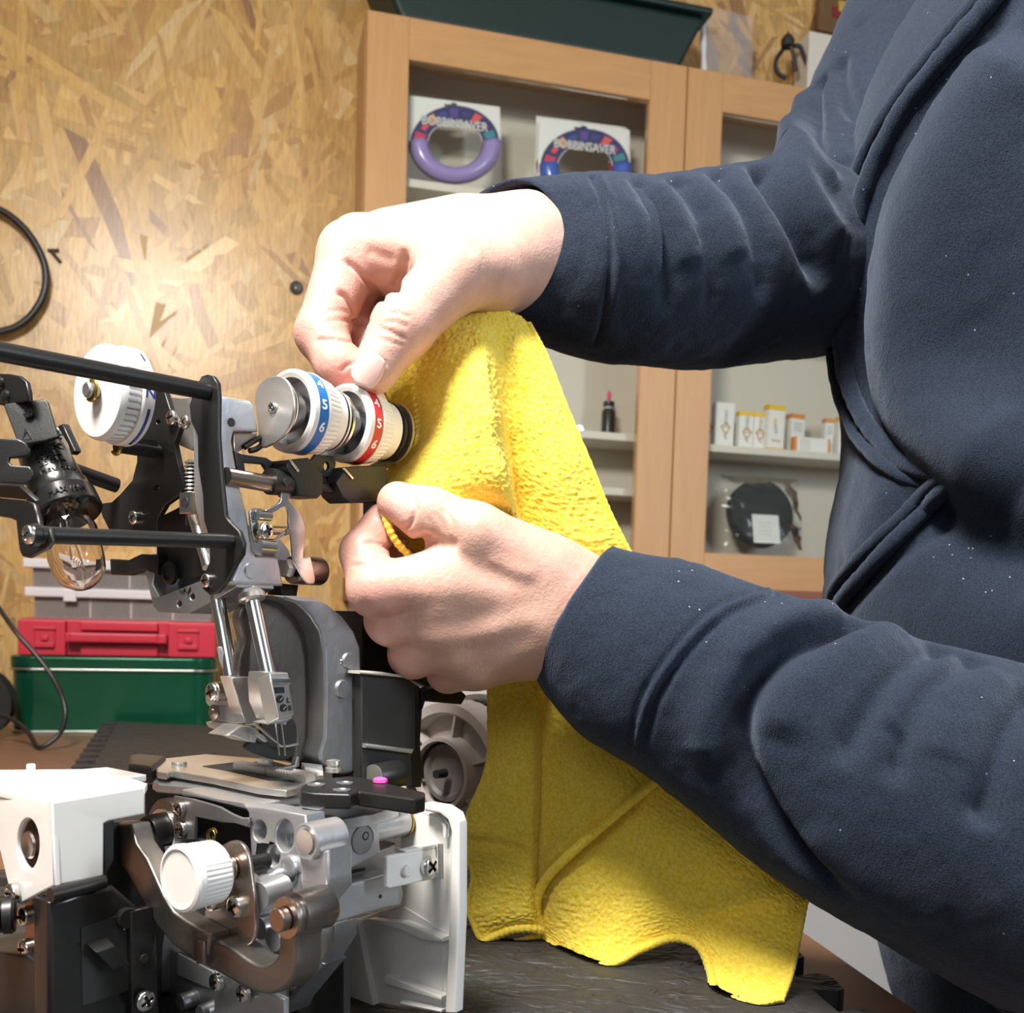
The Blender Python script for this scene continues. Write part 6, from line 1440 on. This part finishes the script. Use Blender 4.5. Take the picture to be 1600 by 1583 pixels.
def sleeve(st, lines, tilt, seed, wr=.0012):
    G = tube_grid(st, 520, 230, tilt=tilt)
    # turn the cuff edge in: rings inside the opening
    c0 = G[0].mean(0); t0 = (G[3].mean(0) - c0); t0 /= np.linalg.norm(t0)
    inner = [c0 + (G[k] - G[k].mean(0)) * .90 + t0 * .0 + (G[k].mean(0) - c0) for k in (48, 24, 10, 2)]
    lip = [c0 + (G[0] - c0) * .95 - t0 * .0012]
    G = np.concatenate([np.array(inner), np.array(lip), G]); n, m_ = G.shape[:2]
    V = G.reshape(-1, 3); Q = tube_quads(n, m_)[:, ::-1]
    N = vnormals(V, Q)
    ctr = G.mean(1, keepdims=True); outw = (G - ctr).reshape(-1, 3)
    if (N * outw)[m_ * 80:].sum() < 0: Q = Q[:, ::-1]; N = -N
    V = carve(V, Q, lines, N)
    V = V + vnormals(V, Q) * ((vnoise(V, 40, seed) - .5) * wr * 2 + (vnoise(V, 160, seed + 1) - .5) * .0008)[:, None]
    return V, Q
HOOD = empty('hoodie', (.42, .62, 0)); HOOD.parent = PERS; HOOD.matrix_parent_inverse = Matrix.Translation(-abs_loc(PERS)); HOOD['label'] = 'navy blue fleece zip hoodie with lint'
one = lambda t: np.clip(np.minimum(t, 1 - t) * 10, 0, 1)
sta = lambda t: np.clip((1 - t) * 7, 0, 1)
def near_sleeve():
    st = [(J(897, 958, .490), .0365), (J(935, 985, .489), .0415), (J(1002, 1022, .486), .0485), (J(1100, 1068, .481), .0520), (J(1215, 1130, .475), .0580), (J(1355, 1207, .466), .0650), (J(1500, 1265, .458), .0690), (J(1660, 1340, .452), .0720), (J(1800, 1400, .450), .0720), (J(1930, 1330, .455), .0700), (J(1990, 1000, .48), .0680), (J(2010, 600, .51), .0700), (J(2010, 330, .53), .0680)]
    lines = [([(1215, 926), (1140, 958), (1070, 1025), (1022, 1105), (1003, 1190)], .0020, .0026, sta), ([(1190, 921), (1115, 950), (1048, 1018), (1000, 1095), (985, 1180)], .0014, .0016, sta), ([(1203, 923), (1128, 954), (1059, 1022), (1011, 1100), (994, 1185)], .0022, -.0016, sta),
             ([(1335, 972), (1250, 1000), (1190, 1055), (1160, 1130), (1168, 1220), (1230, 1320), (1330, 1410)], .0055, .0125, sta), ([(1290, 955), (1205, 985), (1140, 1045), (1105, 1130), (1110, 1210)], .009, -.0050, sta), ([(1400, 985), (1320, 1020), (1245, 1085), (1215, 1160)], .010, -.0045, sta),
             ([(1465, 1010), (1400, 1050), (1350, 1120), (1310, 1200)], .0055, .0060, sta), ([(1530, 1020), (1455, 1070), (1415, 1150), (1395, 1230)], .0055, .0055, sta), ([(1620, 1090), (1575, 1150), (1550, 1230), (1530, 1300)], .0065, .0080, sta),
             ([(1500, 1020), (1430, 1065), (1385, 1140)], .007, -.002, one), ([(1580, 1050), (1500, 1110), (1470, 1190)], .010, -.0025, one), ([(1250, 1300), (1360, 1380), (1480, 1440)], .012, -.002, one)]
    V, Q = sleeve(st, lines, Vector(J(1002, 1022, .486) - J(897, 958, .490)), 11)
    np_mesh('sleeve', V, Q, m_hood, HOOD)
near_sleeve()
def far_sleeve():
    st = [(J(787, 390, .526), .0358), (J(830, 396, .531), .0385), (J(905, 414, .541), .0450), (J(1000, 426, .560), .0485), (J(1100, 425, .585), .0535), (J(1200, 412, .612), .0570), (J(1290, 385, .655), .0635), (J(1352, 315, .695), .0680), (J(1394, 215, .725), .0690), (J(1442, 100, .760), .0705), (J(1490, -30, .79), .0720), (J(1530, -160, .82), .0740)]
    lines = [([(925, 276), (945, 320), (955, 400), (945, 500), (930, 550)], .0018, .0024, sta), ([(938, 277), (958, 322), (967, 402), (957, 500)], .0020, -.0014, sta),
             ([(1000, 285), (1030, 335), (1045, 420), (1040, 500)], .0055, .0045, sta), ([(1060, 280), (1095, 330), (1115, 420), (1110, 500)], .0055, .0048, sta), ([(1120, 270), (1165, 320), (1190, 400), (1195, 480)], .0060, .0058, sta), ([(1030, 283), (1062, 335), (1080, 420)], .008, -.002, one), ([(1090, 275), (1130, 325), (1150, 410)], .008, -.0022, one),
             ([(1188, 262), (1215, 300), (1255, 365), (1290, 450)], .0065, .0110, sta), ([(1230, 190), (1240, 250), (1275, 320), (1320, 390)], .009, -.0070, sta), ([(1278, 125), (1268, 175), (1285, 225), (1335, 262)], .0055, .0120, sta), ([(1255, 150), (1245, 200), (1262, 250), (1310, 300)], .008, -.0060, sta), ([(1310, 95), (1318, 140), (1340, 175), (1365, 190)], .006, .0080, sta), ([(1345, 20), (1350, 80), (1365, 120)], .006, .003, one)]
    V, Q = sleeve(st, lines, Vector(J(905, 414, .541) - J(787, 390, .526)) + fwd * .045 + UP * .002, 21)
    np_mesh('sleeve', V, Q, m_hood, HOOD)
far_sleeve()
def torso():
    ax = (np.array((1, 0, 0)), np.array((0, 1, 0)), np.array((0, 0, 1)))
    def fn(p):
        f = sd_ell(p, J(1652, 400, .610), ax, (.131, .150, .20))
        f = smin(f, sd_ell(p, J(1640, 905, .615), ax, (.128, .150, .19)), .022)
        f = smin(f, sd_ell(p, J(1700, 1330, .63), ax, (.125, .155, .20)), .06)
        f = smin(f, sd_cone(p, J(1560, -40, .78), J(1960, 120, .56), .075, .08), .06)
        f = smin(f, sd_cone(p, J(1800, 0, .66), J(1800, -200, .68), .075, .06), .05)
        return f
    V, Q = surfnets(fn, (.13, .38, -.22), (.66, .92, .72), .0042, 4)
    lines = [([(1600, -20), (1530, 70), (1450, 170), (1392, 265), (1362, 360), (1345, 470), (1345, 560), (1362, 640), (1405, 710), (1470, 760)], .0070, .0100, one),
             ([(1640, 60), (1540, 180), (1470, 330), (1440, 480), (1450, 600), (1500, 700), (1600, 760)], .030, -.020, one),
             ([(1480, 755), (1440, 825), (1380, 885), (1335, 935), (1312, 968)], .0045, .0045, one), ([(1440, 790), (1500, 825), (1560, 860), (1640, 885)], .018, .020, sta), ([(1400, 760), (1360, 830), (1325, 890)], .016, -.003, one)]
    V = carve(V, Q, lines)
    V = V + vnormals(V, Q) * ((vnoise(V, 22, 31) - .5) * .004 + (vnoise(V, 120, 32) - .5) * .0012)[:, None]
    o = np_mesh('hoodie_body', V, Q, m_hood, HOOD)
    bv = BVHTree.FromPolygons([tuple(x) for x in V], [tuple(int(i) for i in q) for q in Q])
    def cord(name, pl, r, off, taper=(0, 0)):
        hit = []
        for p in catmull([(x, y, 0) for x, y in pl], 10):
            h = bv.ray_cast(CAM, ray(p.x, p.y).normalized())
            if h[0] is not None: hit.append((h[0], h[1]))
        if len(hit) < 3: return
        n_ = len(hit); wt = [min(1, (n_ - 1 - i) / (n_ * .14) if taper[1] else 1, i / (n_ * .14) if taper[0] else 1) for i in range(n_)]
        H = laplace_line([q + nn * (off * w_ - .007 * (1 - w_)) for (q, nn), w_ in zip(hit, wt)])
        rr = [r * (.92 + .16 * random.random()) * (.5 + .5 * w_) for w_ in wt]
        MB().tube(H, rr, 10).build(name, m_hood, HOOD, 60)
    a = [(1605, -60), (1558, 0), (1490, 78), (1415, 175), (1366, 272), (1338, 370), (1324, 470), (1324, 555), (1346, 640), (1382, 700), (1432, 735), (1482, 758)]
    b = [(x - 21, y - 4) for x, y in a[:7]] + [(1306, 560), (1328, 650), (1366, 712), (1420, 750), (1478, 772)]
    cord('zip_placket', a, .0052, .0030, (0, 1)); cord('zip_placket', b, .0042, .0020, (0, 1))
    cord('zip_placket', [(1484, 752), (1462, 780), (1425, 822), (1370, 875), (1328, 925), (1306, 962)], .0046, .0025, (1, 0)); cord('zip_placket', [(1474, 742), (1446, 768), (1408, 808), (1354, 862), (1314, 908), (1303, 930)], .0038, .0015, (1, 0))
    return o
def laplace_line(H, it=6):
    H = [Vector(h) for h in H]
    for _ in range(it): H = [H[0]] + [(H[i - 1] + H[i] * 2 + H[i + 1]) / 4 for i in range(1, len(H) - 1)] + [H[-1]]
    return H
torso()
def trousers():
    def fn(p):
        f = None
        for s in (-.095, .095):
            g = sd_cone(p, (.47 + s * .3, .66 + s, -.08), (.47 + s * .3, .66 + s, FLOOR_Z + .09), .095, .065); f = g if f is None else smin(f, g, .03)
        return f
    V, Q = surfnets(fn, (.28, .42, FLOOR_Z + .02), (.66, .92, .05), .007, 2)
    np_mesh('trousers', V, Q, mat('denim_dark', (.02, .025, .04), .8, bump=.3, bscale=300), PERS)
    for s in (-.095, .095):
        def fs(p): return smin(sd_cone(p, (.50 + s * .3, .66 + s, FLOOR_Z + .04), (.36 + s * .3, .66 + s, FLOOR_Z + .036), .038, .034), sd_cone(p, (.48 + s * .3, .66 + s, FLOOR_Z + .06), (.48 + s * .3, .66 + s, FLOOR_Z + .10), .036, .036), .02)
        V, Q = surfnets(fs, (.25, .60 + s, FLOOR_Z - .01), (.60, .72 + s, FLOOR_Z + .15), .006, 2); V[:, 2] = np.maximum(V[:, 2], FLOOR_Z + .001)
        np_mesh('shoe', V, Q, mat('shoe_black', (.02, .02, .02), .5), PERS)
trousers()
# ================================================================== the yellow cloth
def cloth_mat():
    m = mat('yellow_terry', (.80, .58, .035), .9)
    nt = m.node_tree; b = nt.nodes['Principled BSDF']; b.inputs['Sheen Weight'].default_value = .4; b.inputs['Sheen Tint'].default_value = (1, .93, .5, 1); b.inputs['Specular IOR Level'].default_value = .15
    b.inputs['Subsurface Weight'].default_value = .25; b.inputs['Subsurface Radius'].default_value = (.004, .003, .0005)
    tc = nt.nodes.new('ShaderNodeTexCoord'); n = nt.nodes.new('ShaderNodeTexNoise'); n.inputs['Scale'].default_value = 600; n.inputs['Detail'].default_value = 4
    nt.links.new(tc.outputs['Object'], n.inputs[0])
    cr = nt.nodes.new('ShaderNodeValToRGB'); cr.color_ramp.elements[0].color = (.82, .58, .03, 1); cr.color_ramp.elements[0].position = .3; cr.color_ramp.elements[1].color = (.96, .78, .15, 1); cr.color_ramp.elements[1].position = .7
    nt.links.new(n.outputs['Fac'], cr.inputs[0]); nt.links.new(cr.outputs[0], b.inputs['Base Color'])
    bp = nt.nodes.new('ShaderNodeBump'); bp.inputs['Strength'].default_value = .6; bp.inputs['Distance'].default_value = .0012; nt.links.new(n.outputs['Fac'], bp.inputs['Height']); nt.links.new(bp.outputs[0], b.inputs['Normal'])
    return m
m_cloth = cloth_mat()
CLOTH = empty('cleaning_cloth', (.06, .53, MAT_T), 'yellow terry cleaning cloth held in both hands and trailing on the mat', 'cloth')
def grid_surf(rows, nu, nv):
    g = np.array([[np.array(P(*c)) for c in r] for r in rows])
    a = np.array([[list(v) for v in catmull([Vector(x) for x in r], 12)] for r in g])
    b = np.array([[list(v) for v in catmull([Vector(x) for x in a[:, j]], 12)] for j in range(a.shape[1])]).transpose(1, 0, 2)
    # resample evenly
    def res(arr, n):
        i = np.linspace(0, arr.shape[0] - 1, n); k = np.minimum(i.astype(int), arr.shape[0] - 2); f = (i - k)[:, None, None]
        return arr[k] * (1 - f) + arr[k + 1] * f
    b = res(b, nu); b = res(b.transpose(1, 0, 2), nv).transpose(1, 0, 2)
    return b
def sheet(name, rows, nu, nv, lines, seed, pile=.00055):
    G = grid_surf(rows, nu, nv); V = G.reshape(-1, 3)
    i, j = np.meshgrid(np.arange(nu - 1), np.arange(nv - 1), indexing='ij')
    Q = np.stack([i * nv + j, i * nv + j + 1, (i + 1) * nv + j + 1, (i + 1) * nv + j], -1).reshape(-1, 4)
    N = vnormals(V, Q); c = V.mean(0)
    if (N @ (np.array(CAM) - c)).mean() < 0: Q = Q[:, ::-1]
    V = carve(V, Q, lines); N = vnormals(V, Q)
    # loops of the pile, in wandering rows
    du = np.linalg.norm(np.diff(G, axis=0), axis=2).mean(); dv = np.linalg.norm(np.diff(G, axis=1), axis=2).mean()
    ii, jj = np.meshgrid(np.arange(nu) * du, np.arange(nv) * dv, indexing='ij'); uv = np.stack([ii.ravel(), jj.ravel(), np.zeros(nu * nv)], 1)
    w1 = uv + np.stack([vnoise(uv, 120, seed) - .5, vnoise(uv, 120, seed + 5) - .5, uv[:, 2]], 1) * .0018
    nub = vnoise(w1 * np.array((1 / .0015, 1 / .0019, 1)), 1, seed) ** 1.2
    row = .5 + .5 * np.sin(w1[:, 0] * 2 * np.pi / .0034)
    hgt = pile * (nub * 1.5 + row * .22 - .8)
    V = V + N * (hgt + (vnoise(uv, 60, seed + 9) - .5) * .0012)[:, None]
    o = np_mesh(name, V, Q, m_cloth, CLOTH); md = o.modifiers.new('s', 'SOLIDIFY'); md.thickness = .0016; md.offset = -1
    return G
def hem(pts, r=.0019):
    q = catmull([Vector(p) for p in pts], 14); L = 0; rr = []
    for i, p in enumerate(q):
        L += (p - q[i - 1]).length if i else 0; rr.append(r * (1 + .10 * math.sin(L * 2 * math.pi / .0030)))
    MB().tube(q, rr, 10).build('hem', m_cloth, CLOTH, 60)
fullo = lambda t: np.clip(np.minimum(t, 1 - t) * 8, 0, 1)
up_rows = [
    [(596, 600, .481), (648, 556, .490), (700, 506, .492), (740, 488, .498), (775, 480, .504), (806, 489, .510), (826, 506, .514)],
    [(612, 632, .502), (665, 596, .487), (722, 560, .480), (757, 548, .482), (785, 548, .497), (820, 552, .499), (853, 558, .508)],
    [(630, 690, .508), (680, 660, .482), (735, 634, .466), (768, 628, .466), (790, 630, .497), (842, 640, .494), (885, 640, .504)],
    [(606, 742, .500), (668, 722, .477), (735, 706, .461), (780, 700, .460), (800, 704, .500), (862, 722, .490), (922, 728, .502)],
    [(604, 786, .482), (668, 790, .474), (740, 780, .466), (796, 772, .462), (812, 778, .504), (878, 800, .492), (950, 798, .503)],
    [(640, 860, .494), (700, 870, .500), (760, 862, .504), (812, 838, .490), (832, 848, .508), (905, 872, .498), (985, 868, .506)],
    [(700, 960, .520), (750, 960, .525), (790, 955, .528), (832, 950, .528), (870, 950, .530), (930, 955, .528), (1000, 950, .524)],
    [(755, 1050, .548), (780, 1050, .548), (810, 1050, .546), (840, 1050, .544), (880, 1060, .546), (940, 1075, .545), (1010, 1085, .535)]]
sheet('cloth_fold', up_rows, 300, 250, [([(765, 540), (775, 620), (788, 700), (803, 780), (812, 830)], .003, .002, fullo)], 51)
hem([P(*r[6]) for r in up_rows[:6]], .0016); hem([P(*r[0]) for r in up_rows[:5]], .0013)
left_rows = [
    [(758, 1040, .550), (780, 1040, .548), (805, 1040, .546), (828, 1040, .545), (846, 1040, .546)],
    [(761, 1110, .553), (782, 1110, .548), (808, 1110, .545), (832, 1110, .544), (846, 1110, .550)],
    [(758, 1195, .553), (782, 1195, .547), (808, 1197, .543), (831, 1198, .542), (845, 1198, .550)],
    [(724, 1278, .553), (765, 1285, .545), (802, 1292, .540), (829, 1296, .539), (842, 1298, .548)],
    [(712, 1312, .556), (758, 1316, .546), (800, 1322, .541), (828, 1328, .540), (840, 1330, .549)],
    [(738, 1362, .552), (770, 1365, .545), (805, 1370, .541), (828, 1374, .541), (839, 1376, .549)],
    [(732, 1420, .550), (768, 1425, .544), (805, 1425, .541), (828, 1425, .541), (840, 1425, .548)],
    [(752, 1476, .5475), (772, 1463, .548), (800, 1452, .546), (828, 1450, .545), (846, 1454, .548)]]
GL = sheet('cloth_fold', left_rows, 260, 110, [([(712, 1316), (760, 1318), (800, 1326), (838, 1338)], .0032, .0035, fullo), ([(712, 1300), (770, 1303), (836, 1316)], .004, -.0012, fullo)], 61)
hem([P(*c) - fwd * .001 for c in left_rows[-1]], .0024); hem([P(752, 1476, .5475), P(800, 1474, .549), P(838, 1464, .552), P(862, 1462, .556)])
hem([P(*r[0]) for r in left_rows[3:]], .0014)
rt = [
    [(832, 1050, .556), (880, 1075, .545), (925, 1110, .540), (975, 1150, .533), (1020, 1190, .525), (1070, 1230, .517), (1120, 1270, .509), (1170, 1310, .502), (1215, 1350, .497), (1260, 1390, .494)],
    [(828, 1170, .557), (885, 1175, .543), (930, 1190, .538), (980, 1215, .531), (1028, 1245, .524), (1078, 1275, .515), (1130, 1310, .507), (1180, 1345, .500), (1222, 1378, .495), (1259, 1407, .492)],
    [(826, 1290, .556), (890, 1285, .541), (940, 1285, .535), (992, 1295, .528), (1040, 1312, .521), (1088, 1335, .513), (1136, 1360, .506), (1182, 1390, .500), (1220, 1415, .494), (1254, 1432, .491)],
    [(824, 1380, .556), (880, 1385, .541), (935, 1385, .533), (990, 1385, .526), (1042, 1392, .520), (1092, 1410, .513), (1132, 1432, .507), (1172, 1455, .499), (1212, 1470, .492), (1246, 1474, .488)],
    [(832, 1428, .557), (878, 1450, .542), (930, 1460, .529), (985, 1445, .522), (1042, 1435, .519), (1088, 1450, .514), (1116, 1485, .506), (1148, 1518, .494), (1195, 1530, .482), (1236, 1522, .479)],
    [(850, 1466, .556), (888, 1496, .535), (945, 1510, .517), (1000, 1484, .518), (1052, 1466, .521), (1092, 1479, .514), (1110, 1518, .504), (1120, 1556, .486), (1180, 1568, .470), (1222, 1560, .472)]]
GR = sheet('cloth_fold', rt, 240, 330, [([(1012, 1240), (960, 1285), (900, 1335), (855, 1380), (838, 1425)], .0040, .0060, fullo), ([(1000, 1222), (945, 1268), (885, 1318), (845, 1365)], .0050, -.0030, fullo), ([(1262, 1392), (1200, 1400), (1120, 1420), (1060, 1430)], .006, -.002, fullo)], 71)
hem([P(c[0], c[1], c[2] * .996) for c in rt[-1]], .0023); hem([P(*r[9]) for r in rt[1:]], .0015)
hem([P(1060, 1192, .514), P(1006, 1236, .5235), P(950, 1283, .528), P(890, 1335, .535), P(850, 1378, .545), P(838, 1420, .549), P(852, 1462, .553)], .0026)
# folded edge pinched between near thumb and finger
hem([P(600, 800, .464), P(609, 828, .464), P(622, 850, .466), P(642, 870, .470)], .0018)
# ================================================================== what stands on the mat stands on its surface
def rest_on_mat():
    for o in COL.objects:
        r = o
        while r.parent is not None: r = r.parent
        if o.type != 'MESH' or r not in (SM, CLOTH) or o.location.length > 0: continue
        co = np.empty(len(o.data.vertices) * 3, np.float32); o.data.vertices.foreach_get('co', co); co = co.reshape(-1, 3)
        if co[:, 2].min() < MAT_T + .0006:
            co[:, 2] = np.maximum(co[:, 2], MAT_T + .0006); o.data.vertices.foreach_set('co', co.ravel()); o.data.update()
rest_on_mat()
# ================================================================== origins at each mesh's own place
def recenter():
    for o in list(COL.objects):
        if o.type != 'MESH' or o.data.users > 1 or o.location.length > 0 or o.data.get('keep') : continue
        co = np.empty(len(o.data.vertices) * 3, np.float32); o.data.vertices.foreach_get('co', co); co = co.reshape(-1, 3)
        if len(co) == 0: continue
        lo, hi = co.min(0), co.max(0); c = Vector(((lo[0] + hi[0]) / 2, (lo[1] + hi[1]) / 2, lo[2])).to_4d().to_3d()
        o.data.transform(Matrix.Translation(-c)); o.location = c
    for o in COL.objects:
        if o.parent is not None:
            o.matrix_parent_inverse = Matrix.Translation(-abs_loc(o.parent))
recenter()
